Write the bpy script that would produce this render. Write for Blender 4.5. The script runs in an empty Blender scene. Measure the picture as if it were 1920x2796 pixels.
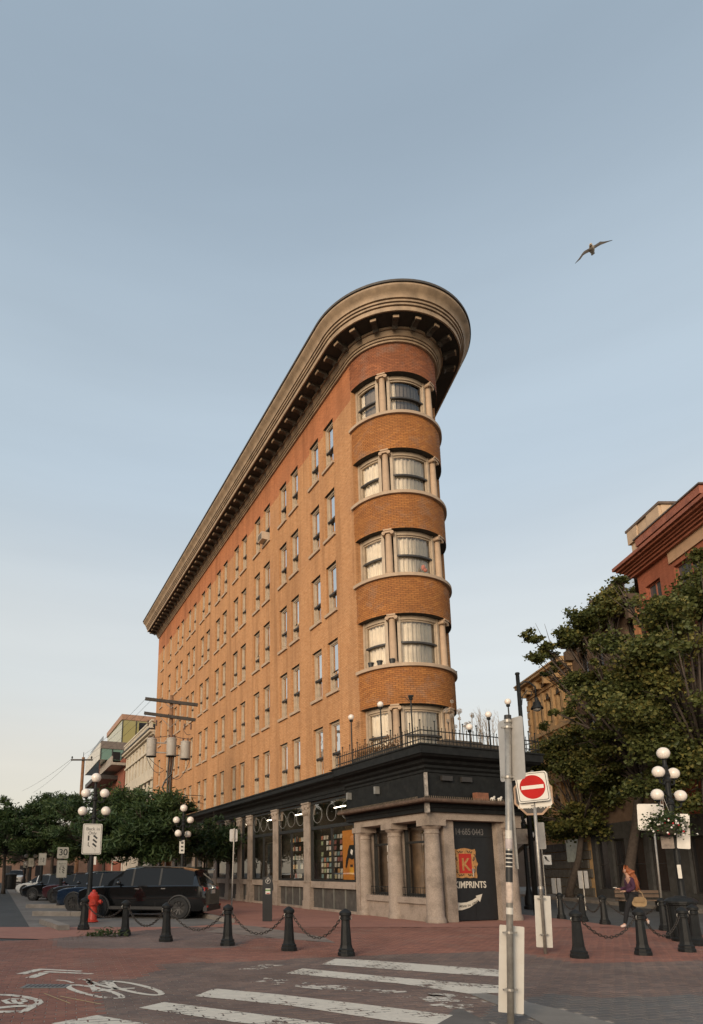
import bpy, bmesh, math, random
from mathutils import Vector, Matrix
from mathutils.geometry import tessellate_polygon
random.seed(7)
R=math.radians
sc=bpy.context.scene
COL=sc.collection
# ---------------------------------------------------------------- camera
CAMZ=1.56; FPX=1750.9; CX=745.5; CY=1993.0; PITCH=0.21876
camd=bpy.data.cameras.new('camera'); cam=bpy.data.objects.new('camera',camd); COL.objects.link(cam)
cam.location=(0,0,CAMZ); cam.rotation_euler=(math.pi/2+PITCH,0,0)
camd.sensor_fit='HORIZONTAL'; camd.sensor_width=36.0; camd.lens=FPX/1920*36.0
camd.shift_x=(960-CX)/1920; camd.shift_y=(CY-1398)/1920
camd.clip_start=0.1; camd.clip_end=3000
sc.camera=cam
# ---------------------------------------------------------------- sky, sun, exposure
SUN_EL=R(16); SUN_AZ=R(-150)      # azimuth from +Y towards +X: the sun stands behind the camera, to its left
w=bpy.data.worlds.new('World'); sc.world=w; w.use_nodes=True
nt=w.node_tree; nt.nodes.clear()
sky=nt.nodes.new('ShaderNodeTexSky'); sky.sky_type='NISHITA'; sky.sun_disc=False
sky.sun_elevation=SUN_EL; sky.sun_rotation=SUN_AZ; sky.altitude=0; sky.air_density=1.0; sky.dust_density=2.4; sky.ozone_density=1.0
hs=nt.nodes.new('ShaderNodeHueSaturation'); hs.inputs['Saturation'].default_value=0.70
gm=nt.nodes.new('ShaderNodeGamma'); gm.inputs['Gamma'].default_value=0.78            # soft evening sky: less contrast between zenith and horizon
tc=nt.nodes.new('ShaderNodeTexCoord'); sx=nt.nodes.new('ShaderNodeSeparateXYZ'); nt.links.new(tc.outputs['Generated'],sx.inputs[0])
rp=nt.nodes.new('ShaderNodeValToRGB'); rp.color_ramp.interpolation='EASE'          # hazy evening sky by height: cream at the horizon to grey blue overhead, the same all round
el=rp.color_ramp.elements; stops=[(0.0,(1.60,1.34,1.00)),(.13,(1.56,1.40,1.15)),(.30,(1.46,1.49,1.42)),(.58,(1.09,1.31,1.47)),(.85,(.71,.91,1.09))]
el[0].position=0; el[0].color=(*stops[0][1],1); el[1].position=.85; el[1].color=(*stops[-1][1],1)
for p_,c_ in stops[1:-1]: q_=el.new(p_); q_.color=(*c_,1)
nt.links.new(sx.outputs['Z'],rp.inputs[0])
mpn=nt.nodes.new('ShaderNodeMapping'); mpn.inputs['Scale'].default_value=(1.0,1.0,8.0); nz=nt.nodes.new('ShaderNodeTexNoise'); nz.inputs['Scale'].default_value=1.6; nz.inputs['Detail'].default_value=5.0   # faint streaks of cloud
nt.links.new(tc.outputs['Generated'],mpn.inputs[0]); nt.links.new(mpn.outputs[0],nz.inputs['Vector'])
cl=nt.nodes.new('ShaderNodeMapRange'); cl.inputs['From Min'].default_value=0.3; cl.inputs['From Max'].default_value=0.7; cl.inputs['To Min'].default_value=0.95; cl.inputs['To Max'].default_value=1.04
nt.links.new(nz.outputs['Fac'],cl.inputs['Value'])
vm=nt.nodes.new('ShaderNodeVectorMath'); vm.operation='SCALE'; nt.links.new(rp.outputs[0],vm.inputs[0]); nt.links.new(cl.outputs[0],vm.inputs['Scale'])
mx=nt.nodes.new('ShaderNodeMix'); mx.data_type='RGBA'; mx.inputs[0].default_value=0.80
bg=nt.nodes.new('ShaderNodeBackground'); bg.inputs['Strength'].default_value=0.131
wo=nt.nodes.new('ShaderNodeOutputWorld')
nt.links.new(sky.outputs[0],hs.inputs['Color']); nt.links.new(hs.outputs[0],gm.inputs['Color'])
nt.links.new(gm.outputs[0],mx.inputs[6]); nt.links.new(vm.outputs[0],mx.inputs[7]); nt.links.new(mx.outputs[2],bg.inputs['Color']); nt.links.new(bg.outputs[0],wo.inputs['Surface'])
sl=bpy.data.lights.new('sun','SUN'); sl.energy=0.85; sl.angle=R(26); sl.color=(1.0,0.80,0.59)
so=bpy.data.objects.new('sun',sl); COL.objects.link(so)
sdir=Vector((math.sin(SUN_AZ)*math.cos(SUN_EL),math.cos(SUN_AZ)*math.cos(SUN_EL),math.sin(SUN_EL)))
so.rotation_euler=(-sdir).to_track_quat('-Z','Y').to_euler(); so.location=(-20,-20,30)
sc.view_settings.view_transform='Standard'; sc.view_settings.look='None'; sc.view_settings.gamma=1.0
sc.view_settings.use_curve_mapping=False; sc.view_settings.exposure=1.75
sc.render.engine='CYCLES'
# ---------------------------------------------------------------- picture point -> place
def ray(x,y):
    a=(x-CX)/FPX; b=-(y-CY)/FPX; c,s=math.cos(PITCH),math.sin(PITCH)
    return Vector((a,c-b*s,s+b*c))
def G(x,y,z=0.0):
    r=ray(x,y); k=(z-CAMZ)/r.z; return Vector((r.x*k,r.y*k,z))
def AT(x,y,Y):
    r=ray(x,y); k=Y/r.y; return Vector((r.x*k,Y,CAMZ+r.z*k))
# hotel frame: t runs along the long facade away from the street corner, w runs inwards
C0=Vector((5.3176,25.3031)); RAD=2.08; AL=R(22.8236); AP=R(17.113)
DD=Vector((-math.sin(AL),math.cos(AL))); NN=Vector((-math.cos(AL),-math.sin(AL))); F0=C0+NN*RAD
def L(t,w,z): p=F0+DD*t-NN*w; return Vector((p.x,p.y,z))
def FP(x,y,off=0.0):
    q=F0+NN*off; r=ray(x,y); k=(q@NN)/(Vector((r.x,r.y))@NN)
    return (Vector((r.x*k,r.y*k))-q)@DD, CAMZ+r.z*k
# ---------------------------------------------------------------- mesh helpers
OFF={}
def empty(name,loc,label=None,cat=None,group=None):
    o=bpy.data.objects.new(name,None); COL.objects.link(o); o.location=loc; o.empty_display_size=.2
    OFF[o]=Vector(loc)
    if label: tag(o,label,cat,group)
    return o
def tag(o,label,cat,group=None):
    o['label']=label; o['category']=cat
    if group: o['group']=group
    return o
def kind(o,k): o['kind']=k; return o
def copy_tree(o,parent=None):
    c=o.copy(); COL.objects.link(c); c.parent=parent
    for ch in o.children: copy_tree(ch,c)
    return c
def place(o,loc,rz=0,label=None):
    o.location=loc; o.rotation_euler=(0,0,rz)
    if label: o['label']=label
    return o
class MB:
    def __init__(s,M=None): s.v=[];s.f=[];s.mi=[];s.uv={};s.M=M;s.att=[]
    def add(s,vs,fs,m=0):
        b=len(s.v)
        for p in vs:
            p=Vector(p); s.v.append(s.M@p if s.M else p)
        for f in fs: s.f.append([b+i for i in f]); s.mi.append(m)
        return s
    def quad(s,a,b,c,d,m=0,uv=None):
        s.add([a,b,c,d],[(0,1,2,3)],m)
        if uv: s.uv[len(s.f)-1]=uv
        return s
    def hexa(s,p,m=0):   # p: 4 bottom + 4 top
        return s.add(p,[(0,3,2,1),(4,5,6,7),(0,1,5,4),(1,2,6,5),(2,3,7,6),(3,0,4,7)],m)
    def box(s,c,sz,rz=0,m=0,tap=1.0):
        x,y,z=[k/2 for k in sz]; P=[]
        ca,sa=math.cos(rz),math.sin(rz)
        for zz,k in ((-z,1),(z,tap)):
            for a,b in ((-x,-y),(x,-y),(x,y),(-x,y)):
                a*=k;b*=k; P.append((c[0]+a*ca-b*sa,c[1]+a*sa+b*ca,c[2]+zz))
        return s.hexa(P,m)
    def bar(s,a,b,wd,hg,m=0,up=(0,0,1)):   # rectangular bar from a to b
        a=Vector(a);b=Vector(b);d=(b-a).normalized();u=Vector(up)
        sd=d.cross(u)
        if sd.length<1e-4: sd=d.cross(Vector((0,1,0)))
        sd.normalize(); u=sd.cross(d).normalized(); sd*=wd/2;u*=hg/2
        return s.hexa([a-sd-u,a+sd-u,b+sd-u,b-sd-u,a-sd+u,a+sd+u,b+sd+u,b-sd+u],m)
    def tube(s,pts,r,n=8,m=0,caps=True):
        pts=[Vector(p) for p in pts]; k=len(pts); rr=r if hasattr(r,'__len__') else [r]*k
        V=[];ref=None
        for i,p in enumerate(pts):
            d=(pts[min(i+1,k-1)]-pts[max(i-1,0)])
            d=d.normalized() if d.length>1e-9 else Vector((0,0,1))
            if ref is None:
                ref=d.orthogonal().normalized()
            ref=(ref-d*ref.dot(d))
            ref=ref.normalized() if ref.length>1e-6 else d.orthogonal().normalized()
            b=d.cross(ref)
            for j in range(n):
                a=2*math.pi*j/n; V.append(p+(ref*math.cos(a)+b*math.sin(a))*rr[i])
        F=[]
        for i in range(k-1):
            for j in range(n):
                j2=(j+1)%n; F.append((i*n+j,i*n+j2,(i+1)*n+j2,(i+1)*n+j))
        if caps: F.append(tuple(range(n))[::-1]); F.append(tuple((k-1)*n+j for j in range(n)))
        return s.add(V,F,m)
    def lathe(s,prof,c=(0,0,0),n=16,m=0,caps=True):
        V=[];F=[];k=len(prof)
        for r,z in prof:
            for j in range(n):
                a=2*math.pi*j/n; V.append((c[0]+r*math.cos(a),c[1]+r*math.sin(a),c[2]+z))
        for i in range(k-1):
            for j in range(n):
                j2=(j+1)%n; F.append((i*n+j,i*n+j2,(i+1)*n+j2,(i+1)*n+j))
        if caps: F.append(tuple(range(n))[::-1]); F.append(tuple((k-1)*n+j for j in range(n)))
        return s.add(V,F,m)
    def sphere(s,c,r,n=16,k=10,m=0,sq=(1,1,1)):
        V=[];F=[]
        for i in range(k+1):
            th=math.pi*i/k
            for j in range(n):
                a=2*math.pi*j/n; V.append((c[0]+r*sq[0]*math.sin(th)*math.cos(a),c[1]+r*sq[1]*math.sin(th)*math.sin(a),c[2]-r*sq[2]*math.cos(th)))
        for i in range(k):
            for j in range(n):
                j2=(j+1)%n; F.append((i*n+j,i*n+j2,(i+1)*n+j2,(i+1)*n+j))
        return s.add(V,F,m)
    def prism(s,poly,h,O,X,Y,m=0,mback=None):   # 2-D outline in plane (O,X,Y) thickened by h along X x Y
        O,X,Y=Vector(O),Vector(X),Vector(Y); N=X.cross(Y).normalized()*h; n=len(poly)
        A=[O+X*a+Y*b for a,b in poly]; B=[p+N for p in A]
        tri=tessellate_polygon([[Vector((a,b,0)) for a,b in poly]])
        F=[tuple(t) for t in tri]+[tuple(i+n for i in t[::-1]) for t in tri]
        F+=[(i,(i+1)%n,n+(i+1)%n,n+i) for i in range(n)]
        return s.add(A+B,F,m)
    def build(s,name,mats,parent=None,smooth=False,root=None):
        if not isinstance(mats,(list,tuple)): mats=[mats]
        if parent is not None: off=OFF.get(parent,Vector((0,0,0)))
        else:
            if s.v:
                xs=[p.x for p in s.v];ys=[p.y for p in s.v];zs=[p.z for p in s.v]
                off=Vector(((min(xs)+max(xs))/2,(min(ys)+max(ys))/2,min(zs)))
            else: off=Vector((0,0,0))
        me=bpy.data.meshes.new(name); me.from_pydata([p-off for p in s.v],[],s.f)
        for m in mats: me.materials.append(m)
        if any(s.mi): me.polygons.foreach_set('material_index',s.mi)
        if smooth: me.polygons.foreach_set('use_smooth',[True]*len(me.polygons))
        if s.uv:
            ul=me.uv_layers.new(name='UVMap')
            for fi,uvs in s.uv.items():
                for li,uvc in zip(me.polygons[fi].loop_indices,uvs): ul.data[li].uv=uvc
        if s.att:
            at=me.attributes.new('rnd','FLOAT','FACE'); at.data.foreach_set('value',s.att)
        me.update()
        o=bpy.data.objects.new(name,me); COL.objects.link(o); OFF[o]=off
        if parent is not None: o.parent=parent
        else: o.location=off
        return o
def autosmooth(o,ang=40):
    me=o.data; bm=bmesh.new(); bm.from_mesh(me)
    bmesh.ops.recalc_face_normals(bm,faces=bm.faces)
    for f in bm.faces: f.smooth=True
    for e in bm.edges:
        if len(e.link_faces)==2 and e.calc_face_angle(0)>R(ang): e.smooth=False
    bm.to_mesh(me); bm.free(); return o
def twin(o,parent,loc=None,rz=None):    # another object sharing the mesh of o
    c=o.copy(); COL.objects.link(c); c.parent=parent
    if loc is not None: c.location=loc
    if rz is not None: c.rotation_euler=(0,0,rz)
    return c
# ---------------------------------------------------------------- materials
MATS={}
def nodes(name):
    m=bpy.data.materials.new(name); m.use_nodes=True; n=m.node_tree; b=n.nodes['Principled BSDF']; MATS[name]=m
    return m,n,b
def ramp(n,fac,stops):
    r=n.nodes.new('ShaderNodeValToRGB'); e=r.color_ramp.elements
    e[0].position=stops[0][0]; e[0].color=(*stops[0][1],1); e[1].position=stops[-1][0]; e[1].color=(*stops[-1][1],1)
    for p,c in stops[1:-1]:
        x=e.new(p); x.color=(*c,1)
    n.links.new(fac,r.inputs[0]); return r.outputs[0]
def noise(n,scale,detail=4,rough=.6,coord='Object',vec=None):
    if vec is None:
        tc=n.nodes.new('ShaderNodeTexCoord'); vec=tc.outputs[coord]
    t=n.nodes.new('ShaderNodeTexNoise'); t.inputs['Scale'].default_value=scale; t.inputs['Detail'].default_value=detail; t.inputs['Roughness'].default_value=rough
    n.links.new(vec,t.inputs['Vector']); return t.outputs['Fac']
def mixc(n,fac,a,b,mode='MIX'):
    m=n.nodes.new('ShaderNodeMix'); m.data_type='RGBA'; m.blend_type=mode
    for sck,v in ((0,fac),(6,a),(7,b)):
        if hasattr(v,'is_linked') or hasattr(v,'links'): n.links.new(v,m.inputs[sck])
        elif sck==0: m.inputs[0].default_value=v
        else: m.inputs[sck].default_value=(*v,1)
    return m.outputs[2]
def bumpn(n,b,h,strength=.3,dist=.02):
    u=n.nodes.new('ShaderNodeBump'); u.inputs['Strength'].default_value=strength; u.inputs['Distance'].default_value=dist
    n.links.new(h,u.inputs['Height']); n.links.new(u.outputs[0],b.inputs['Normal'])
def M(name,col,rough=.7,metal=0.0,var=.25,sc_=4.0,bump=0.0,bsc=30,spec=.5,coat=0,dirt=None):
    m,n,b=nodes(name)
    f=noise(n,sc_,5)
    lo=tuple(max(0,c*(1-var)) for c in col); hi=tuple(min(1,c*(1+var)) for c in col)
    c=ramp(n,f,[(.3,lo),(.7,hi)])
    if dirt:
        f2=noise(n,dirt[1],6,.7); c=mixc(n,ramp(n,f2,[(dirt[3] if len(dirt)>3 else .5,(0,0,0)),((dirt[3] if len(dirt)>3 else .5)+.2,(dirt[2],)*3)]),c,dirt[0])
    n.links.new(c,b.inputs['Base Color'])
    b.inputs['Roughness'].default_value=rough; b.inputs['Metallic'].default_value=metal; b.inputs['Specular IOR Level'].default_value=spec
    if coat: b.inputs['Coat Weight'].default_value=coat; b.inputs['Coat Roughness'].default_value=.05
    if bump: bumpn(n,b,noise(n,bsc,4),bump,.02)
    return m
def brickmat(name,c1,c2,mortar,bw=.215,rh=.075,ms=.008,stain=(.20,.10,.05),var=.5):
    m,n,b=nodes(name)
    uv=n.nodes.new('ShaderNodeUVMap')
    t=n.nodes.new('ShaderNodeTexBrick'); t.inputs['Scale'].default_value=1.0; t.inputs['Brick Width'].default_value=bw; t.inputs['Row Height'].default_value=rh
    t.inputs['Mortar Size'].default_value=ms; t.inputs['Mortar Smooth'].default_value=.2; t.inputs['Bias'].default_value=-.1
    t.inputs['Color1'].default_value=(*c1,1); t.inputs['Color2'].default_value=(*c2,1); t.inputs['Mortar'].default_value=(*mortar,1)
    n.links.new(uv.outputs[0],t.inputs['Vector'])
    f=noise(n,.35,6,.65); f2=noise(n,2.2,5,.7)
    c=mixc(n,ramp(n,f,[(.45,(0,0,0)),(.75,(.55,)*3)]),t.outputs['Color'],stain)
    c=mixc(n,ramp(n,f2,[(.35,(0,0,0)),(.8,(.4*var*2,)*3)]),c,c2)
    mp=n.nodes.new('ShaderNodeMapping'); mp.inputs['Scale'].default_value=(1.5,.10,1); n.links.new(uv.outputs[0],mp.inputs[0])
    f3=noise(n,1.0,6,.65,vec=mp.outputs[0]); c=mixc(n,ramp(n,f3,[(.46,(0,0,0)),(.70,(.62,)*3)]),c,tuple(k*.45 for k in c2))
    mp2=n.nodes.new('ShaderNodeMapping'); mp2.inputs['Scale'].default_value=(4.65,13.3,1); n.links.new(uv.outputs[0],mp2.inputs[0])
    wn=n.nodes.new('ShaderNodeTexNoise'); wn.inputs['Scale'].default_value=1.0; wn.inputs['Detail'].default_value=1; n.links.new(mp2.outputs[0],wn.inputs['Vector'])
    c=mixc(n,ramp(n,wn.outputs['Fac'],[(.58,(0,0,0)),(.68,(.55,)*3)]),c,tuple(k*.6 for k in c2))
    n.links.new(c,b.inputs['Base Color']); b.inputs['Roughness'].default_value=.85; b.inputs['Specular IOR Level'].default_value=.25
    bumpn(n,b,t.outputs['Fac'],-.35,.01)
    return m
def glassmat(name,tint=(.05,.06,.07),rough=.03,spec=1.0):
    m,n,b=nodes(name)
    b.inputs['Base Color'].default_value=(*tint,1); b.inputs['Roughness'].default_value=rough; b.inputs['Specular IOR Level'].default_value=spec
    return m
def paneglass(name,refl=.5,tint=(1,1,1),k=.9):   # clear pane: see-through plus mirror-like sheen
    m,n,b=nodes(name); n.nodes.remove(b); o=n.nodes['Material Output']
    tr=n.nodes.new('ShaderNodeBsdfTransparent'); tr.inputs[0].default_value=(*tint,1)
    gl=n.nodes.new('ShaderNodeBsdfGlossy'); gl.inputs['Roughness'].default_value=.02
    fr=n.nodes.new('ShaderNodeFresnel'); fr.inputs['IOR'].default_value=1.6
    mm=n.nodes.new('ShaderNodeMath'); mm.operation='MULTIPLY_ADD'; mm.inputs[1].default_value=k; mm.inputs[2].default_value=refl*.06
    n.links.new(fr.outputs[0],mm.inputs[0])
    mx=n.nodes.new('ShaderNodeMixShader'); n.links.new(mm.outputs[0],mx.inputs[0]); n.links.new(tr.outputs[0],mx.inputs[1]); n.links.new(gl.outputs[0],mx.inputs[2]); n.links.new(mx.outputs[0],o.inputs['Surface'])
    return m
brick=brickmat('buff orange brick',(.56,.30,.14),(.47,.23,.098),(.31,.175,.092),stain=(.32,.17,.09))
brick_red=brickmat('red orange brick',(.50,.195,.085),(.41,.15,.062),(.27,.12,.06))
sandstone=M('tan stone',(.42,.31,.215),.8,var=.15,sc_=3,bump=.15,bsc=60,dirt=((.2,.14,.09),1.5,.35))
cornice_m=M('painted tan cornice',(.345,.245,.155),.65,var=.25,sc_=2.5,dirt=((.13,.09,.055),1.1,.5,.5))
soffit_m=M('shaded soffit',(.03,.026,.02),.8,var=.3,sc_=6)  # shade of the undersides put into a near black colour
granite=M('grey pink granite',(.315,.255,.205),.75,var=.25,sc_=35,bump=.25,bsc=90,dirt=((.13,.10,.075),1.4,.7,.46))
black_iron=M('black painted iron',(.012,.013,.013),.55,var=.35,sc_=6,bump=.1,bsc=25,spec=.3)
black_wood=M('black painted timber',(.011,.012,.012),.7,var=.4,sc_=5,dirt=((.05,.046,.04),3,.35,.55),bump=.15,bsc=15,spec=.25)
taupe=M('taupe window paint',(.40,.315,.225),.6,var=.15,sc_=4)
darkframe=M('dark sash paint',(.035,.032,.03),.5,var=.2)
white_globe=M('opal glass globe',(.78,.70,.62),.25,var=.06,sc_=6,spec=.6)
galv=M('galvanised steel',(.38,.355,.315),.5,.6,var=.2,sc_=12,dirt=((.16,.13,.10),4,.4))
sign_back=M('aluminium sign back',(.46,.44,.41),.5,.35,var=.08,sc_=5,dirt=((.25,.21,.17),3,.3))
sign_white=M('white sign sheeting',(.60,.565,.50),.5,var=.05,sc_=5,dirt=((.45,.38,.3),4,.35))
ink=M('black sign ink',(.02,.02,.02),.6,var=.1)
red_ink=M('red sign sheeting',(.40,.012,.010),.6,var=.12,sc_=5,spec=.12)
glass_dark=glassmat('dark glass')
pane=paneglass('window pane')
shop_pane=paneglass('shop pane',.3,(.88,.88,.85),.32)
curtain=M('cream net curtain',(.72,.60,.46),.9,var=.15,sc_=3)
blind=M('pale roller blind',(.66,.60,.50),.8,var=.1,sc_=2)
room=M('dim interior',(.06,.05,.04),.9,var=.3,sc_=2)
# ================================================================= ground
def inpoly(p,poly):
    x,y=p[0],p[1];c=False;n=len(poly);j=n-1
    for i in range(n):
        xi,yi=poly[i][0],poly[i][1];xj,yj=poly[j][0],poly[j][1]
        if (yi>y)!=(yj>y) and x<(xj-xi)*(y-yi)/(yj-yi)+xi: c=not c
        j=i
    return c
def sheet(name,poly,z,mat,parent=None,st='structure',dens=None):
    mb=MB(); tri=tessellate_polygon([[Vector((p[0],p[1],0)) for p in poly]])
    mb.add([(p[0],p[1],z) for p in poly],[tuple(t) for t in tri])
    o=mb.build(name,mat,parent)
    bm=bmesh.new(); bm.from_mesh(o.data); bmesh.ops.recalc_face_normals(bm,faces=bm.faces)
    for f in bm.faces:
        if f.normal.z<0: f.normal_flip()
    bm.to_mesh(o.data); bm.free()
    if st and parent is None: kind(o,st)
    return o
asphalt=M('asphalt',(.052,.055,.056),.85,var=.25,sc_=1.2,bump=.4,bsc=120,dirt=((.09,.088,.082),.4,.5))
concrete=M('worn concrete',(.21,.19,.165),.9,var=.2,sc_=2,bump=.3,bsc=60,dirt=((.12,.105,.09),.8,.6))
def groundmat(name,c1,c2,mort,bw,rh,ang):
    m,n,b=nodes(name); tc=n.nodes.new('ShaderNodeTexCoord'); mp=n.nodes.new('ShaderNodeMapping'); mp.inputs['Rotation'].default_value=(0,0,ang)
    n.links.new(tc.outputs['Object'],mp.inputs[0])
    t=n.nodes.new('ShaderNodeTexBrick'); t.inputs['Scale'].default_value=1; t.inputs['Brick Width'].default_value=bw; t.inputs['Row Height'].default_value=rh; t.inputs['Mortar Size'].default_value=.006
    t.inputs['Color1'].default_value=(*c1,1); t.inputs['Color2'].default_value=(*c2,1); t.inputs['Mortar'].default_value=(*mort,1)
    n.links.new(mp.outputs[0],t.inputs['Vector'])
    f=noise(n,.5,6,.7); c=mixc(n,ramp(n,f,[(.4,(0,0,0)),(.7,(.5,)*3)]),t.outputs['Color'],tuple(k*.62 for k in c2))
    n.links.new(c,b.inputs['Base Color']); b.inputs['Roughness'].default_value=.85; bumpn(n,b,t.outputs['Fac'],-.3,.01); return m
def pavermat(name,c1,c2,c3):
    m,n,b=nodes(name)
    at=n.nodes.new('ShaderNodeAttribute'); at.attribute_name='rnd'
    oi=n.nodes.new('ShaderNodeObjectInfo'); ad=n.nodes.new('ShaderNodeMath'); ad.operation='ADD'; fr=n.nodes.new('ShaderNodeMath'); fr.operation='FRACT'
    n.links.new(at.outputs['Fac'],ad.inputs[0]); n.links.new(oi.outputs['Random'],ad.inputs[1]); n.links.new(ad.outputs[0],fr.inputs[0])
    c=ramp(n,fr.outputs[0],[(0,c1),(.5,c2),(1,c3)])
    ge=n.nodes.new('ShaderNodeNewGeometry')
    f=noise(n,.45,6,.7,vec=ge.outputs['Position']); c=mixc(n,ramp(n,f,[(.40,(0,0,0)),(.66,(.68,)*3)]),c,tuple(k*.55 for k in c2))
    f3=noise(n,1.1,5,.75,vec=ge.outputs['Position']); c=mixc(n,ramp(n,f3,[(.52,(0,0,0)),(.76,(.55,)*3)]),c,(.30,.235,.19))
    f2=noise(n,60,3,.6,vec=ge.outputs['Position']); c=mixc(n,f2,c,mixc(n,.5,c,(.02,.015,.015)))
    n.links.new(c,b.inputs['Base Color']); b.inputs['Roughness'].default_value=.8; b.inputs['Specular IOR Level'].default_value=.35
    bumpn(n,b,f2,.25,.01); return m
pav_red=pavermat('red pavers',(.40,.18,.125),(.34,.148,.106),(.28,.13,.098))
pav_dark=pavermat('dark brown pavers',(.275,.19,.155),(.22,.155,.13),(.175,.135,.12))
pav_grey=pavermat('blue grey pavers',(.165,.162,.155),(.20,.18,.165),(.145,.14,.136))
pav_mix=pavermat('mauve brown pavers',(.30,.21,.175),(.25,.17,.145),(.21,.16,.14))
far_red=groundmat('far red paving',(.39,.17,.12),(.33,.14,.10),(.26,.15,.115),.22,.11,.2)
joint=M('sandy joints',(.36,.305,.25),.95,var=.35,sc_=1.3)
gr=MB().add([(-900,-60,-.16),(900,-60,-.16),(900,1800,-.16),(-900,1800,-.16)],[(0,1,2,3)]).build('ground',asphalt); kind(gr,'structure')
# left street: asphalt carriageway, parking strip, pavement in front of the hotel
def LW(t,w): return L(t,w,0)
road_l=sheet('road',[LW(-9,-11.6),LW(160,-11.6),LW(160,-24),LW(-9,-24)],-.02,asphalt)
parking=sheet('parking_strip',[LW(-4.4,-11.6),LW(160,-11.6),LW(160,-5.6),LW(-1.2,-5.6)],-.018,M('grey paving',(.165,.15,.135),.9,var=.25,sc_=.8,bump=.3,bsc=50,dirt=((.08,.07,.06),.5,.5)))
plaza_poly=[(-30,2.5),(34,2.5),(34,15.5),(11.0,16.5),(9.4,26),(8.6,60),(4,60),LW(60,2),LW(60,-5.6),LW(-1.2,-5.6),LW(-4.4,-11.6),LW(-3.8,-24),(-30,16)]
plaza=sheet('pavement',plaza_poly,-.0095,joint)
fr=sheet('far_paving',[(-26,19.6),(10.4,19.6),(9.4,26),(8.6,60),(4,60),LW(60,2),LW(60,-5.55),LW(-1.2,-5.55),LW(-4.3,-11.4),(-26,19.7)][:-1],-.003,far_red)
road_r=sheet('right_road',[(11.0,16.5),(34,15.5),(34,20),(17.0,22),(15.5,140),(6.5,140),(8.6,60),(9.4,26)],-.014,M('right asphalt',(.10,.098,.092),.85,var=.25,sc_=1,bump=.3,bsc=90))
# pavers, every one with its own edges
D1=[G(*p) for p in ((433,2633),(640,2626),(880,2615),(1040,2608),(1360,2597),(1440,2606),(1580,2630),(1980,2622),(1980,2850),(230,2850),(277,2741),(257,2677),(361,2673),(441,2649))]
D2=[G(*p) for p in ((120,2532),(160,2588),(290,2590),(640,2588),(700,2560),(900,2572),(640,2533),(430,2516),(300,2512))]
D3=[G(*p) for p in ((1330,2745),(1500,2715),(1640,2725),(1960,2715),(1960,2850),(1240,2850))]
CONC=[G(*p) for p in ((1285,2716),(1304,2708),(1363,2721),(1436,2736),(1538,2759),(1690,2800),(1900,2880),(1500,2880),(1500,2805),(1436,2772),(1364,2747))]
ASPH=[G(*p) for p in ((1030,2830),(1200,2790),(1240,2757),(1262,2756),(1350,2800),(1460,2850),(1460,2900),(1000,2900))]
APRON=[G(*p) for p in ((640,2525),(700,2530),(880,2558),(915,2575),(830,2568),(700,2556),(560,2545))]
kind(sheet('concrete_strip',CONC,.0035,concrete),'structure'); kind(sheet('asphalt_patch',ASPH,.003,M('grey patched asphalt',(.13,.118,.105),.9,var=.25,sc_=2,bump=.3,bsc=80)),'structure'); kind(sheet('concrete_apron',APRON,.0035,M('dusty grey paving',(.21,.165,.135),.9,var=.3,sc_=1.5,bump=.3,bsc=60)),'structure')
PA=.30; ca,sa=math.cos(PA),math.sin(PA); PL,PW,JT=.214,.104,.010
bins={'red':MB(),'dark':MB(),'grey':MB(),'mix':MB()}; near=[]; cells=[]
def visible(x,y):
    return y>7.2 and -CX/1751*(y*1.03)-.4<x<(1920-CX)/1751*(y*1.03)+.4
rng=random.Random(3)
for j in range(-60,260):
    for i in range(-110,160):
        a=(i+.5*(j%2))*(PL+JT); b=j*(PW+JT); x=a*ca-b*sa; y=a*sa+b*ca+4
        if y>19.5 or not visible(x,y): continue
        p=(x,y)
        if inpoly(p,CONC) or inpoly(p,ASPH) or inpoly(p,APRON) or not inpoly(p,plaza_poly): continue
        k='grey' if inpoly(p,D3) else 'dark' if inpoly(p,D1) else 'mix' if inpoly(p,D2) else 'red'
        cells.append((y,x,k))
cells.sort()
pm={'red':pav_red,'dark':pav_dark,'grey':pav_grey,'mix':pav_mix}
def paver_geo(mb,x,y,h,rz):
    c,s=math.cos(rz),math.sin(rz); l,w_=PL/2,PW/2; bv=.006
    V=[]
    for dx,dy,z in ((l,w_,-.009),(l-bv,w_-bv,0)):
        for sx,sy in ((-1,-1),(1,-1),(1,1),(-1,1)): V.append((x+sx*dx*c-sy*dy*s,y+sx*dx*s+sy*dy*c,z+h))
    mb.add(V,[(4,5,6,7),(0,1,5,4),(1,2,6,5),(2,3,7,6),(3,0,4,7)]); 
proto={}
for k in pm:
    mb=MB(); paver_geo(mb,0,0,0,0); me=bpy.data.meshes.new('paver'); me.from_pydata([tuple(v) for v in mb.v],[],mb.f); me.materials.append(pm[k]); proto[k]=me
cnt=0
for y,x,k in cells:
    h=rng.uniform(-.0015,.0015); rz=PA+rng.uniform(-.012,.012)
    if cnt<300 and .0<x<7.2:
        o=bpy.data.objects.new('paver',proto[k]); COL.objects.link(o); o.parent=plaza; o.location=Vector((x,y,h))-plaza.location; o.rotation_euler=(rng.uniform(-.006,.006),rng.uniform(-.006,.006),rz); cnt+=1
    else:
        mb=bins[k]; paver_geo(mb,x,y,h,rz); mb.att+= [rng.random()]*5
for k,nm in (('red','red_pavers'),('dark','dark_pavers'),('grey','blue_grey_pavers'),('mix','mauve_pavers')):
    o=bins[k].build(nm,pm[k],plaza); kind(o,'stuff')
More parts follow.
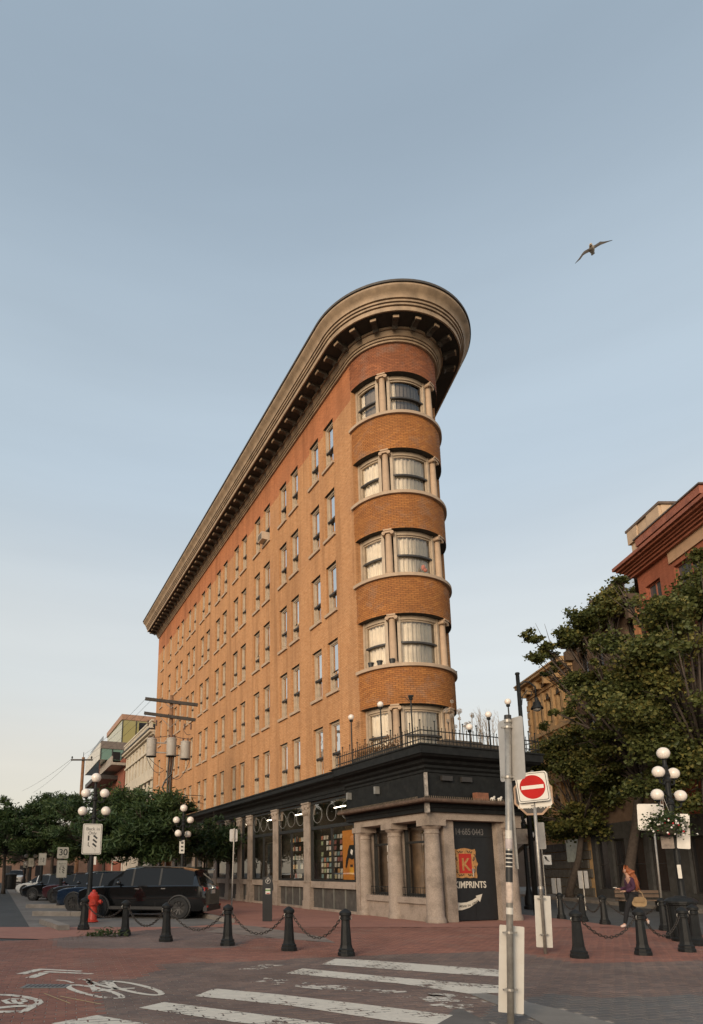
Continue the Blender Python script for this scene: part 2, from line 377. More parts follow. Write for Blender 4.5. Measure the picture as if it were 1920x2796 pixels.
# paint on the pavers
def paintmat(name,col,wear,edge=.08):
    m,n,b=nodes(name); o=n.nodes['Material Output']
    ge=n.nodes.new('ShaderNodeNewGeometry'); mp=n.nodes.new('ShaderNodeMapping'); mp.inputs['Location'].default_value=(0,-4,0); mp.vector_type='POINT'
    m2=n.nodes.new('ShaderNodeMapping'); m2.vector_type='POINT'; m2.inputs['Rotation'].default_value=(0,0,-PA)
    n.links.new(ge.outputs['Position'],mp.inputs[0]); n.links.new(mp.outputs[0],m2.inputs[0])
    f=noise(n,1.3,7,.75,vec=ge.outputs['Position']); f2=noise(n,9,5,.7,vec=ge.outputs['Position'])
    t=n.nodes.new('ShaderNodeTexBrick'); t.inputs['Scale'].default_value=1; t.inputs['Brick Width'].default_value=PL+JT; t.inputs['Row Height'].default_value=PW+JT; t.inputs['Mortar Size'].default_value=.01; t.inputs['Mortar Smooth'].default_value=0
    t.inputs['Color1'].default_value=(0,0,0,1); t.inputs['Color2'].default_value=(1,1,1,1); t.inputs['Mortar'].default_value=(.5,.5,.5,1); n.links.new(m2.outputs[0],t.inputs['Vector'])
    s=n.nodes.new('ShaderNodeMath'); s.operation='MULTIPLY_ADD'; s.inputs[1].default_value=.30; n.links.new(f2,s.inputs[0]); n.links.new(f,s.inputs[2])
    s2=n.nodes.new('ShaderNodeMath'); s2.operation='MULTIPLY_ADD'; s2.inputs[1].default_value=.10; n.links.new(t.outputs['Color'],s2.inputs[0]); n.links.new(s.outputs[0],s2.inputs[2])
    s3=n.nodes.new('ShaderNodeMath'); s3.operation='MULTIPLY_ADD'; s3.inputs[1].default_value=.10; n.links.new(t.outputs['Fac'],s3.inputs[0]); n.links.new(s2.outputs[0],s3.inputs[2])
    fac=ramp(n,s3.outputs[0],[(wear,(0,0,0)),(wear+.02,(1,1,1))])
    tr=n.nodes.new('ShaderNodeBsdfTransparent'); mx=n.nodes.new('ShaderNodeMixShader')
    c=ramp(n,f2,[(.3,tuple(k*.78 for k in col)),(.7,col)]); n.links.new(c,b.inputs['Base Color']); b.inputs['Roughness'].default_value=.7
    n.links.new(fac,mx.inputs[0]); n.links.new(b.outputs[0],mx.inputs[1]); n.links.new(tr.outputs[0],mx.inputs[2]); n.links.new(mx.outputs[0],o.inputs['Surface'])
    return m
paint=paintmat('worn white road paint',(.74,.67,.56),.80); paint_worn=paintmat('badly worn road paint',(.72,.65,.55),.665)
stripes=[('first crosswalk stripe, farthest from the camera, beside the chain bollards',[(878.6,2633.6),(916.7,2618.4),(1000,2622),(1240,2640),(1385,2650),(1375,2668),(1240,2660),(1060,2647)],paint),
('second crosswalk stripe from the far end, long and pale with ragged edges',[(782,2658.5),(826.5,2645),(1060,2668),(1280,2686),(1385,2693),(1372,2712),(1280,2714),(1088,2686),(930,2672)],paint),
('third crosswalk stripe, broken off halfway and worn to fragments',[(684,2682.6),(724,2670.5),(973,2697),(1240,2716),(1300,2726),(1180,2722),(973,2707),(896,2705)],paint_worn),
('short worn crosswalk patch left of the longer stripes',[(644,2648),(716,2634.4),(776,2636),(706,2648)],paint_worn),
('fourth crosswalk stripe, long and nearly whole, crossing the foreground',[(531,2721),(585,2700),(760,2716),(1000,2744),(1237,2773),(1190,2800),(1060,2788),(800,2748),(640,2731)],paint),
('fifth crosswalk stripe, cut by the lower edge of the view',[(379,2753),(449,2737),(640,2762),(905,2796),(1010,2812),(880,2815),(640,2792),(520,2774)],paint),
('nearest crosswalk stripe at the very bottom left of the view',[(140,2796),(265,2773),(401,2797),(500,2815),(300,2830)],paint),
('broken pale paint patch beside the concrete strip near the leaning sign post',[(1045,2728),(1110,2716),(1200,2717),(1290,2738),(1300,2766),(1240,2757),(1150,2742)],paint_worn)]
for lb,poly,m in stripes:
    o=sheet('crosswalk_stripe',[G(*p) for p in poly],.0042,m,st=None); tag(o,lb,'road marking','crosswalk stripes')
    if m is paint_worn: pass
def strip(mb,pts,wd,z=.0042,closed=False):
    P=[G(*p) for p in pts]
    if closed: P.append(P[0])
    n=len(P);V=[]
    for i,p in enumerate(P):
        if closed: d=P[(i+1)%(n-1)]-P[(i-1)%(n-1)]
        else: d=P[min(i+1,n-1)]-P[max(i-1,0)]
        s=Vector((-d.y,d.x,0)).normalized()*wd/2; V+=[(p.x+s.x,p.y+s.y,z),(p.x-s.x,p.y-s.y,z)]
    mb.add(V,[(2*i,2*i+1,2*i+3,2*i+2) for i in range(n-1)])
Z=lambda x,y:(x/2.494,2300+y/2.494)
def ring(c,rx,ry,n=26):
    c=G(*c); return [(c.x+rx*math.cos(2*math.pi*i/n),c.y+ry*math.sin(2*math.pi*i/n)) for i in range(n)]
bk=MB()
ell=lambda cx,cy:[Z(cx+183*math.cos(t)+8*math.sin(t),cy+38*math.cos(t)-27*math.sin(t)) for t in [i*2*math.pi/30 for i in range(30)]]
strip(bk,ell(648,1020),.085,closed=True); strip(bk,ell(917,996),.085,z=.0046,closed=True)
for pl in (((530,935),(575,930),(612,938)),((600,938),(650,1018)),((575,935),(648,962),(745,962)),((595,955),(790,1000),(917,996)),((745,950),(795,1000)),((650,1018),(790,1000)),((700,948),(790,952))):
    strip(bk,[Z(*p) for p in pl],.08,z=.005)
strip(bk,[Z(*p) for p in ((385,940),(450,945),(500,962))],.06,z=.0048)
o=bk.build('bicycle_marking',paint); tag(o,'white bicycle symbol painted on the red brick crossing','road marking')
ch=MB()
strip(ch,[Z(*p) for p in ((255,865),(555,880))],.1); strip(ch,[Z(*p) for p in ((300,882),(630,898))],.1); strip(ch,[Z(*p) for p in ((140,900),(265,868))],.16,z=.0046); strip(ch,[Z(*p) for p in ((205,925),(305,890))],.16,z=.005)
o=ch.build('chevron_marking',paint); tag(o,'double white chevron painted above the bicycle symbol','road marking')
cm=MB()
strip(cm,[Z(*p) for p in ((-60,1040),(60,1042),(170,1055),(255,1075),(270,1095),(215,1125),(160,1155))],.1)
strip(cm,[Z(*p) for p in ((25,1080),(80,1068),(150,1070),(175,1085),(120,1098),(60,1100))],.07,closed=True,z=.0046)
strip(cm,[Z(*p) for p in ((90,1075),(100,1090),(150,1105))],.06,z=.005); strip(cm,[Z(*p) for p in ((-60,1135),(90,1120),(215,1115))],.12,z=.005); strip(cm,[Z(*p) for p in ((-60,1158),(160,1158))],.12,z=.0054)
o=cm.build('wheel_marking',paint); tag(o,'round white painted wheel symbol cut by the left edge of the view','road marking')
# drain cover
dm=MB(); c=G(125,2694); 
iron_plate=M('worn iron plate',(.16,.155,.145),.5,.5,var=.3,sc_=20)
dr=empty('drain_cover',(c.x,c.y,0),'flat grey iron drain grate let into the red paving','drain cover')
MB().box((c.x,c.y,.003),(.62,.30,.012)).build('plate',iron_plate,dr)
for i in range(9): MB().box((c.x-.24+i*.06,c.y,.0095),(.025,.2,.005)).build('slot',ink,dr)
# thin pale utility lines across the red brick
ln=MB(); strip(ln,[Z(*p) for p in ((410,1050),(690,1105))],.02); strip(ln,[Z(*p) for p in ((300,1030),(480,1100))],.015)
tag(ln.build('chalk_line',M('yellow chalk',(.5,.38,.2),.9)),'thin yellowish survey chalk lines on the red paving','chalk line')
# kerbs along the parking bays and the right-hand street
kerb=M('kerb stone',(.25,.22,.19),.85,var=.2,sc_=3,bump=.3,bsc=50,dirt=((.1,.09,.075),2,.5))
def kerbrun(name,pts,wd,h,label=None):
    P=[Vector((p[0],p[1],0)) for p in pts]; root=None
    k=MB()
    for a,b in zip(P[:-1],P[1:]):
        n=max(1,int((b-a).length/1.2)); d=(b-a)/n
        for i in range(n):
            q=a+d*i; u=d.normalized()*.006
            k.bar(q+u+Vector((0,0,h/2-.02)),q+d-u+Vector((0,0,h/2-.02)),wd,h+.04)
    o=k.build(name,kerb); kind(o,'structure'); return o
kerbrun('kerb',[G(120,2520),G(175,2540)],.3,.13); kerbrun('kerb',[LW(-1.2,-5.6),LW(5,-5.6),LW(30,-5.6),LW(60,-5.6)],.18,.12)
for t in (3.6,9.4): kerbrun('kerb',[LW(t+1.6,-11.2),LW(t,-8.6)],.35,.15)
kerbrun('kerb',[(17.0,22),(16.6,50),(16.0,90)],.3,.14)
fs=sheet('far_pavement',[(17.1,22),(60,22),(60,140),(15.6,140),(16.6,60)],.12,concrete)
# ================================================================= the flatiron hotel
TEND=37.3
hotel=empty('flatiron_hotel',(C0.x,C0.y,0),'tall narrow orange brick flatiron hotel with rounded bowed corner and deep tan cornice','building')
AX=math.atan2(NN.y,NN.x)+math.pi/2-AP/2            # direction the prow points to
HALF=math.pi/2-AP/2
def cyl(a,r,z): return Vector((C0.x+r*math.cos(AX+a),C0.y+r*math.sin(AX+a),z))
N2=Vector((math.cos(AX+HALF),math.sin(AX+HALF))); D2=Vector((-N2.y,N2.x)); F2=C0+N2*RAD
NA=44
PATH=[(F0+DD*TEND,NN),(F0+DD*TEND*.5,NN),(F0+DD*.02,NN)]
for i in range(NA+1):
    a=-HALF+2*HALF*i/NA; n=Vector((math.cos(AX+a),math.sin(AX+a))); PATH.append((C0+n*RAD,n))
PATH+=[(F2+D2*18,N2),(F2+D2*36,N2)]
def sweep(mb,prof,path=PATH,m=0,capends=True):
    k=len(prof);V=[];F=[]
    for b,n in path:
        for o,z in prof: p=b+n*o; V.append((p.x,p.y,z))
    for i in range(len(path)-1):
        for j in range(k-1): F.append((i*k+j,i*k+j+1,(i+1)*k+j+1,(i+1)*k+j))
    if capends: F.append(tuple(range(k))); F.append(tuple((len(path)-1)*k+j for j in range(k)))
    return mb.add(V,F,m)
def LB(mb,t0,t1,w0,w1,z0,z1,m=0):
    return mb.hexa([L(t0,w0,z0),L(t1,w0,z0),L(t1,w1,z0),L(t0,w1,z0),L(t0,w0,z1),L(t1,w0,z1),L(t1,w1,z1),L(t0,w1,z1)],m)
# --- long facade wall with window openings
WT=[1.61,3.13,5.47,6.93,9.23,10.72,12.97,14.43,16.68,18.15,20.42,21.88,24.17,25.67,27.91,29.38,31.98,34.72]
WW=.96; WH=2.29; ROWS=[22.23,18.64,15.03,11.42,7.81]; REC=.16
ops=[(t,t+WW,z-WH,z) for z in ROWS for t in WT]
ts=sorted(set([-.05,TEND]+[k for t in WT for k in (t,t+WW)])); zs=sorted(set([5.0,21.9,23.72]+[k for z in ROWS for k in (z-WH,z)]))
wall=MB()
def wq(t0,t1,z0,z1,m):
    wall.quad(L(t0,0,z0),L(t1,0,z0),L(t1,0,z1),L(t0,0,z1),m,[(t0,z0),(t1,z0),(t1,z1),(t0,z1)])
for z0,z1 in zip(zs[:-1],zs[1:]):
    run=None
    for t0,t1 in zip(ts[:-1],ts[1:]):
        tm,zm=(t0+t1)/2,(z0+z1)/2
        if any(a<tm<b and c<zm<d for a,b,c,d in ops):
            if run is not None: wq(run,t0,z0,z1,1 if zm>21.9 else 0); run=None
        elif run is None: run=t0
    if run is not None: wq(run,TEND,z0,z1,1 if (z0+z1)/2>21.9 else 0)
for t0,t1,z0,z1 in ops:
    for a,b in ((t0,1),(t1,-1)):
        wall.quad(L(a,0,z0),L(a,REC+.1,z0),L(a,REC+.1,z1),L(a,0,z1),0,[(0,z0),(.34,z0),(.34,z1),(0,z1)])
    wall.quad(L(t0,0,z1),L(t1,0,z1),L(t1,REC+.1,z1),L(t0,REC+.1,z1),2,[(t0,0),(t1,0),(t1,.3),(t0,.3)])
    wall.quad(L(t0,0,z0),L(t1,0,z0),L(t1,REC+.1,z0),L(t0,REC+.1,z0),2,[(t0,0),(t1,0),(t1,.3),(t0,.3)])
e=F2+D2*36; f=F0+DD*TEND
def P3(p,z): return Vector((p.x,p.y,z))
wall.quad(P3(F2,0),P3(e,0),P3(e,23.72),P3(F2,23.72),0,[(0,0),(36,0),(36,23.72),(0,23.72)])
wall.quad(P3(e,0),P3(f,0),P3(f,23.72),P3(e,23.72),0,[(0,0),(12,0),(12,23.72),(0,23.72)])
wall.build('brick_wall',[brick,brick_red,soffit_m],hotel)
rf=MB(); rf.add([P3(b+n*.2,25.28) for b,n in PATH],[tuple(range(len(PATH)))]).build('roof',M('roof felt',(.1,.1,.1),.9),hotel)
# --- cornice
cp=MB()
sweep(cp,[(0,23.70),(.10,23.70),(.11,23.77),(.03,23.775),(.03,23.80),(.15,23.805),(.17,23.87),(.09,23.875),(.09,23.90),(.20,23.905),(.26,23.98),(.30,24.08),(.24,24.085),(.24,24.11),(.36,24.115),(.37,24.20)],m=0)
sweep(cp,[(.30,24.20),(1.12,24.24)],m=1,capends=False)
sweep(cp,[(1.10,24.22),(1.16,24.22),(1.17,24.40),(1.10,24.41),(1.10,24.445),(1.22,24.45),(1.23,24.52),(1.15,24.525),(1.15,24.555),(1.28,24.56),(1.29,24.63),(1.20,24.635),(1.20,24.68),(1.33,24.69),(1.34,24.74),(1.37,24.82),(1.44,24.91),(1.53,24.98),(1.59,25.06),(1.60,25.13),(1.54,25.135),(1.54,25.155)],m=0,capends=False)
sweep(cp,[(1.54,25.155),(1.65,25.16),(1.65,25.26),(1.2,25.30),(.2,25.31)],m=2)
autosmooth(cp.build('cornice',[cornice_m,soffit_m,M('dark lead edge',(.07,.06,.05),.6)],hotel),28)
brkt=M('shaded bracket',(.055,.045,.033),.7,var=.3,sc_=8)  # shade under the cornice put into the colour; tan end caps stand for lit ends
brk=None
def bracket_mesh():
    mb=MB()  # local x along wall, y outward
    V=[];prof=[(.05,-.02),(.05,-.24),(.14,-.26),(.24,-.19),(.42,-.15),(.56,-.17),(.62,-.14),(.62,-.02)]
    for x in (-.11,.11): V+=[(x,y,z) for y,z in prof]
    n=len(prof); F=[tuple(range(n)),tuple(range(n,2*n))[::-1]]+[(i,(i+1)%n,n+(i+1)%n,n+i) for i in range(n)]
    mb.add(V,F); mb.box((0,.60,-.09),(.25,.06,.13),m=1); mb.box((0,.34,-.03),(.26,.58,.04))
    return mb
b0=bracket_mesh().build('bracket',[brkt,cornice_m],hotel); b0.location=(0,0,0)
me_b=b0.data
def addloc(o,p,n): 
    o.location=Vector(p)-hotel.location; o.rotation_euler=(0,0,math.atan2(n.y,n.x)-math.pi/2)
ptsb=[]
nb=43
for i in range(nb): ptsb.append((F0+DD*(.45+i*(TEND-.6)/(nb-1)),NN))
for i in range(9):
    a=-HALF+2*HALF*(i+.5)/9; n=Vector((math.cos(AX+a),math.sin(AX+a))); ptsb.append((C0+n*RAD,n))
me_b.transform(Matrix.Translation(hotel.location))
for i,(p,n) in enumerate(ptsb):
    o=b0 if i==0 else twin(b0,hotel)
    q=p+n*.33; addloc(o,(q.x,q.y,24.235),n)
# --- facade windows
def lbx(mb,x0,x1,y0,y1,z0,z1,m=0): return mb.box(((x0+x1)/2,(y0+y1)/2,(z0+z1)/2),(x1-x0,y1-y0,z1-z0),0,m)
def win_meshes():
    f=MB()   # local: x along t, y outward, z up from sill; opening 0..WW x 0..WH, wall face at y=0
    for x0,x1 in ((0,.09),(WW-.09,WW)): lbx(f,x0,x1,-REC-.06,-REC+.04,.02,WH)
    lbx(f,.09,WW-.09,-REC-.06,-REC+.04,WH-.1,WH); lbx(f,.09,WW-.09,-REC-.06,-REC+.06,.02,.09)
    for x0,x1 in ((.09,.135),(WW-.135,WW-.09)): lbx(f,x0,x1,-REC-.05,-REC+.0,.95,WH-.1); lbx(f,x0,x1,-REC-.10,-REC-.05,.09,.95)
    lbx(f,.135,WW-.135,-REC-.05,-REC,WH-.15,WH-.1); lbx(f,.135,WW-.135,-REC-.10,-REC-.05,.09,.16)
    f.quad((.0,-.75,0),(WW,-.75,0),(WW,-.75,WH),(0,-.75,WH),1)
    r=MB(); lbx(r,.09,WW-.09,-REC-.10,-REC+.03,.92,1.0); r.box((.13,-REC+.05,.93),(.05,.05,.1)) ;r.box((WW-.13,-REC+.05,.93),(.05,.05,.1))
    g=MB(); g.quad((.12,-REC-.03,.98),(WW-.12,-REC-.03,.98),(WW-.12,-REC-.03,WH-.12),(.12,-REC-.03,WH-.12)); g.quad((.12,-REC-.08,.14),(WW-.12,-REC-.08,.14),(WW-.12,-REC-.08,.95),(.12,-REC-.08,.95))
    s=MB(); s.box((WW/2,-.09,-.055),(WW+.16,.36,.13))
    return f,r,g,s
fM,rM,gM,sM=win_meshes()
def mesh_of(mb,name,mats):
    me=bpy.data.meshes.new(name); me.from_pydata([tuple(v) for v in mb.v],[],mb.f)
    for m in (mats if isinstance(mats,list) else [mats]): me.materials.append(m)
    if any(mb.mi): me.polygons.foreach_set('material_index',mb.mi)
    me.update(); return me
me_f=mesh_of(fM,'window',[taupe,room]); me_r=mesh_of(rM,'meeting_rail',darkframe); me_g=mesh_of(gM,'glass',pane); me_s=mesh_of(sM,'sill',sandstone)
def blindmesh(h,drape):
    mb=MB(); n=14
    for i in range(n):
        a0,a1=i/n,(i+1)/n; y=lambda a:-REC-.16-(.025*math.sin(a*38) if drape else 0)
        x=lambda a:.1+a*(WW-.2)
        mb.quad((x(a0),y(a0),WH-h),(x(a1),y(a1),WH-h),(x(a1),y(a1),WH-.05),(x(a0),y(a0),WH-.05))
    return mb
me_bl=[mesh_of(blindmesh(h,d),'blind',m) for h,d,m in ((1.3,0,blind),(.75,0,blind),(2.1,1,curtain),(1.32,0,blind),(2.2,0,blind),(2.15,1,curtain))]
rzw=math.atan2(DD.y,DD.x)
rw=random.Random(11)
def mk(name,me,parent,loc=(0,0,0)):
    o=bpy.data.objects.new(name,me); COL.objects.link(o); o.parent=parent; o.location=loc; return o
for z in ROWS:
    for t in WT:
        o=mk('window',me_f,hotel,L(t,0,z-WH)-hotel.location); o.rotation_euler=(0,0,rzw)
        mk('meeting_rail',me_r,o,(0,0,rw.choice([0,0,0,0,-.25,.1]))); mk('glass',me_g,o)
        if z>7.9: mk('sill',me_s,o)
        k=rw.random()
        if k<.88: mk('blind',rw.choice(me_bl),o)
# --- bowed corner
HEADS=[22.30,18.63,15.0,11.37,7.75]; SILLT=[20.35,16.64,13.03,9.33,5.60]
JA=HALF-R(2.0); CA=R(34.94)
def arcpts(a0,a1,n): return [a0+(a1-a0)*i/n for i in range(n+1)]
def arcstrip(mb,a0,a1,r,z0,z1,n=16,m=0,uvr=None,rf=None):
    A=arcpts(a0,a1,n)
    for p,q in zip(A[:-1],A[1:]):
        rp=rf(p) if rf else r; rq=rf(q) if rf else r
        mb.quad(cyl(p,rp,z0),cyl(q,rq,z0),cyl(q,rq,z1),cyl(p,rp,z1),m,[(p*RAD,z0),(q*RAD,z0),(q*RAD,z1),(p*RAD,z1)])
def arcblock(mb,a0,a1,r0,r1,z0,z1,n=16,m=0):
    A=arcpts(a0,a1,n); V=[]
    for a in A: V+=[cyl(a,r0,z0),cyl(a,r1,z0),cyl(a,r1,z1),cyl(a,r0,z1)]
    F=[]
    for i in range(n):
        for j in range(4): F.append((4*i+j,4*i+(j+1)%4,4*i+4+(j+1)%4,4*i+4+j))
    F+= [(0,1,2,3),(4*n,4*n+1,4*n+2,4*n+3)]
    return mb.add(V,F,m)
# curved brick bands: mortar ground, with bricks standing proud of it
mortar=M('brown mortar',(.11,.05,.022),.95,var=.2,sc_=5)
def pb(name,c1,c2,c3):
    m=pavermat(name,c1,c2,c3); return m
bandb=pb('orange band bricks',(.57,.235,.06),(.49,.19,.048),(.40,.15,.04)); bandr=pb('red band bricks',(.47,.17,.07),(.39,.135,.056),(.30,.105,.048))
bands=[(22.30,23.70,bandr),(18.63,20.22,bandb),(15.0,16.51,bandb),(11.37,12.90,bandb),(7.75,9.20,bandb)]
stuff_o,stuff_r=MB(),MB(); indiv=[]
rb=random.Random(5)
for bi,(z0,z1,bm_) in enumerate(bands):
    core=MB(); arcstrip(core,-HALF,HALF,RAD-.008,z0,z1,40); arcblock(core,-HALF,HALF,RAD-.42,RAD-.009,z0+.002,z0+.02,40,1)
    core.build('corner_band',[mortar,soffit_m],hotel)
    nr=round((z1-z0)/.076); rh=(z1-z0)/nr; nbk=round(2*HALF*RAD/.222); da=2*HALF/nbk
    for r_ in range(nr):
        for k in range(nbk+(r_%2)):
            a0=-HALF+(k-.5*(r_%2))*da+.0035; a1=a0+da-.007
            a0=max(a0,-HALF);a1=min(a1,HALF)
            if a1-a0<.01: continue
            zz0=z0+r_*rh+.006; zz1=zz0+rh-.012; pr=rb.uniform(-.0015,.002)
            if bi==4 and len(indiv)<300 and -1.0<(a0+a1)/2-R(-10)<.85 and a1-a0>.9*(da-.007):
                indiv.append(((a0+a1)/2,zz0)); continue
            mb=stuff_r if bi==0 else stuff_o
            V=[]
            for z,rr_ in ((zz0,RAD+pr),(zz1,RAD+pr)):
                for a in (a0,a1): V.append(cyl(a,rr_,z))
            for z in (zz0,zz1):
                for a in (a0,a1): V.append(cyl(a,RAD-.008,z))
            mb.add(V,[(0,1,3,2),(4,5,1,0),(2,3,7,6),(0,2,6,4),(1,5,7,3)]); mb.att+=[rb.random()]*5
kind(stuff_o.build('band_bricks',bandb,hotel),'stuff'); kind(stuff_r.build('top_band_bricks',bandr,hotel),'stuff')
nbk=round(2*HALF*RAD/.222); da=2*HALF/nbk; hw=da/2-.0035; rh=1.45/19
mbk=MB(); V=[]
for z in (0,rh-.012):
    for a in (-hw,hw): V.append((RAD*math.cos(a),RAD*math.sin(a),z))
for z in (0,rh-.012):
    for a in (-hw,hw): V.append(((RAD-.008)*math.cos(a),(RAD-.008)*math.sin(a),z))
mbk.add([Vector(v)-Vector((RAD,0,0)) for v in V],[(0,1,3,2),(4,5,1,0),(2,3,7,6),(0,2,6,4),(1,5,7,3)])
me_bk=mesh_of(mbk,'brick',bandb)
for a,z in indiv:
    o=mk('brick',me_bk,hotel,cyl(a,RAD+rb.uniform(-.0015,.002),z)-hotel.location); o.rotation_euler=(0,0,AX+a)
# bays
curt_bay=M('bay net curtain',(.72,.64,.51),.9,var=.12,sc_=3)  # cream net for the bays, one even colour
col_m=M('tan stone column',(.44,.31,.205),.75,var=.12,sc_=4,bump=.1,bsc=50,dirt=((.22,.15,.1),2,.35))
def column_mesh(h):
    mb=MB(); r=.138
    prof=[(r*1.45,0),(r*1.45,.06),(r*1.3,.09),(r*1.35,.13),(r*1.08,.16),(r*1.05,.18),(r*1.04,h*.4),(r*.9,h-.24),(r*.98,h-.22),(r*.98,h-.2),(r*.9,h-.19),(r*.92,h-.16)]
    mb.lathe(prof,n=18)
    mb.box((0,0,h-.03),(.46,.34,.06)); mb.box((0,0,h-.10),(.40,.3,.09))
    for s in (-1,1):       # volutes, seen from the front (local -x outward)
        mb.tube([(-.19,s*.17,h-.14),(.16,s*.17,h-.14)],.075,12); mb.tube([(-.2,s*.17,h-.14),(.17,s*.17,h-.14)],.035,8)
    return mb
for fi,(zh,zs_) in enumerate(zip(HEADS,SILLT)):
    h=zh-zs_
    # dark recess core and ceiling
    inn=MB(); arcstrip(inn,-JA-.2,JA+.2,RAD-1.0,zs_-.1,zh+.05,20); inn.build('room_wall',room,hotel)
    for s in (-1,1):
        jm=MB(); a=s*JA; jm.quad(cyl(a,RAD,zs_-.12),cyl(a,RAD-.45,zs_-.12),cyl(a,RAD-.45,zh),cyl(a,RAD,zh),0,[(0,zs_),(.45,zs_),(.45,zh),(0,zh)])
        arcstrip(jm,s*JA,s*HALF,RAD,zs_-.13,zh,4) if s>0 else arcstrip(jm,-HALF,-JA,RAD,zs_-.13,zh,4)
        jm.build('jamb',brick,hotel)
    if fi<4:
        sl_=MB(); arcblock(sl_,-JA-.04,JA+.04,RAD-.45,RAD+.11,zs_-.13,zs_,36); autosmooth(sl_.build('curved_sill',sandstone,hotel),30)
    for s in (-1,1):
        cm_=column_mesh(h); o=cm_.build('column',col_m,hotel); me=o.data; me.transform(Matrix.Translation(hotel.location)); o.location=cyl(s*CA,RAD-.20,zs_)-hotel.location; o.rotation_euler=(0,0,AX+s*CA+math.pi); autosmooth(o,35)
    rwn=RAD-.34
    for wi,(a0,a1) in enumerate(((-JA,-CA-.10),(-CA+.10,CA-.10),(CA+.10,JA))):
        n=14; f=MB(); ea=.09/rwn
        # frame: jambs, head, bottom
        for q0,q1 in ((a0,a0+ea*1.2),(a1-ea*1.2,a1)): arcblock(f,q0,q1,rwn-.1,rwn+.10,zs_,zh,2)
        arcblock(f,a0,a1,rwn-.1,rwn+.06,zh-.16,zh,n); arcblock(f,a0+ea,a1-ea,rwn-.1,rwn+.02,zs_,zs_+.07,n)
        for q0,q1 in ((a0+ea*1.2,a0+ea*1.7),(a1-ea*1.7,a1-ea*1.2)): arcblock(f,q0,q1,rwn-.08,rwn+.02,zs_,zh-.1,2)
        arcblock(f,a0+ea*1.7,a1-ea*1.7,rwn-.08,rwn+.0,zh-.22,zh-.16,n)
        wo_=f.build('bow_window',taupe,hotel)
        zm=zs_+h*.45
        m_=MB(); arcblock(m_,a0+ea*1.2,a1-ea*1.2,rwn-.09,rwn+.05,zm,zm+.07,n); m_.build('meeting_rail',darkframe,wo_)
        g_=MB(); arcstrip(g_,a0+ea,a1-ea,rwn-.02,zm,zh-.16,n); arcstrip(g_,a0+ea,a1-ea,rwn-.06,zs_+.05,zm,n); g_.build('glass',pane,wo_)
        c_=MB(); rc=random.Random(fi*7+wi)
        ph=rc.random()*6
        full=(a0+.02,a1-.02)
        if fi==0: # top floor: vertical slat blinds, curtain drawn at one side
            nsl=9
            for k in range(nsl):
                q=full[0]+(full[1]-full[0])*(k+.5)/nsl; arcstrip(c_,q-.045,q+.045,rwn-.2-.01*(k%2),zs_,zh,1)
            c_.build('blind',M('grey slat blind',(.20,.17,.14),.8,var=.1),wo_)
            c2=MB(); arcstrip(c2,full[0],full[0]+.2,rwn-.16,zs_,zh,16,rf=lambda a:rwn-.16+.03*math.sin(a*90)); c2.build('curtain',curt_bay,wo_)
        else:
            arcstrip(c_,full[0],full[1],rwn-.13,zm-.02,zh-.02,70,rf=lambda a:rwn-.13+.03*math.sin(a*58+ph)+.015*math.sin(a*23))
            arcstrip(c_,full[0],full[1],rwn-.15,zs_,zm+.0,70,rf=lambda a:rwn-.15+.03*math.sin(a*58+ph+1)+.015*math.sin(a*29))
            c_.build('curtain',curt_bay,wo_)
# pots on the second curved sill from the bottom
potm=M('black plastic pot',(.02,.021,.02),.5)
for lb,a in (('leftmost small black flower pot on the curved sill of the bowed corner',-1.05),('middle small black flower pot on the curved sill of the bowed corner',-.86),('rightmost of three black flower pots, beside the left column',-.62),('lone black pot at the right end of the curved sill',1.15)):
    p=cyl(a,RAD+.0,9.33); o=MB().lathe([(.085,0),(.11,.16),(.125,.165),(.125,.2),(.105,.2),(.10,.14)],c=p,n=14).build('flower_pot',potm); tag(o,lb,'flower pot','pots on the curved sill')
# toys in the curtained window
fl=MB(); p=cyl(R(8),RAD-.25,13.03); fl.tube([p,p+Vector((0,0,.25))],.02,6); fl.sphere(p+Vector((0,0,.42)),.085,10,8,1,(1,.7,1.5)); fl.sphere(p+Vector((.08,0,.3)),.08,8,6,1)
tag(fl.build('red_flower',[M('stem green',(.08,.13,.06),.8),M('red petals',(.38,.14,.10),.8)]),'small red artificial flower standing on the curved sill behind a column','flower')
# air conditioner
ax=MB(); tA=WT[4]; base=L(tA,0,ROWS[0]-WH)
acm=M('cream metal casing',(.52,.42,.32),.6,var=.1); 
ac=empty('air_conditioner',L(tA+.48,-.15,ROWS[0]-WH+.02),'boxy cream window air conditioner jutting from a top floor window','air conditioner')
LB(MB(),tA+.16,tA+.80,-.42,.18,ROWS[0]-WH+.04,ROWS[0]-WH+.5).build('casing',acm,ac)
LB(MB(),tA+.22,tA+.74,-.432,-.421,ROWS[0]-WH+.10,ROWS[0]-WH+.44).build('grille',darkframe,ac)
for k in range(5): LB(MB(),tA+.2,tA+.76,-.445,-.433,ROWS[0]-WH+.12+k*.07,ROWS[0]-WH+.135+k*.07).build('louvre',acm,ac)
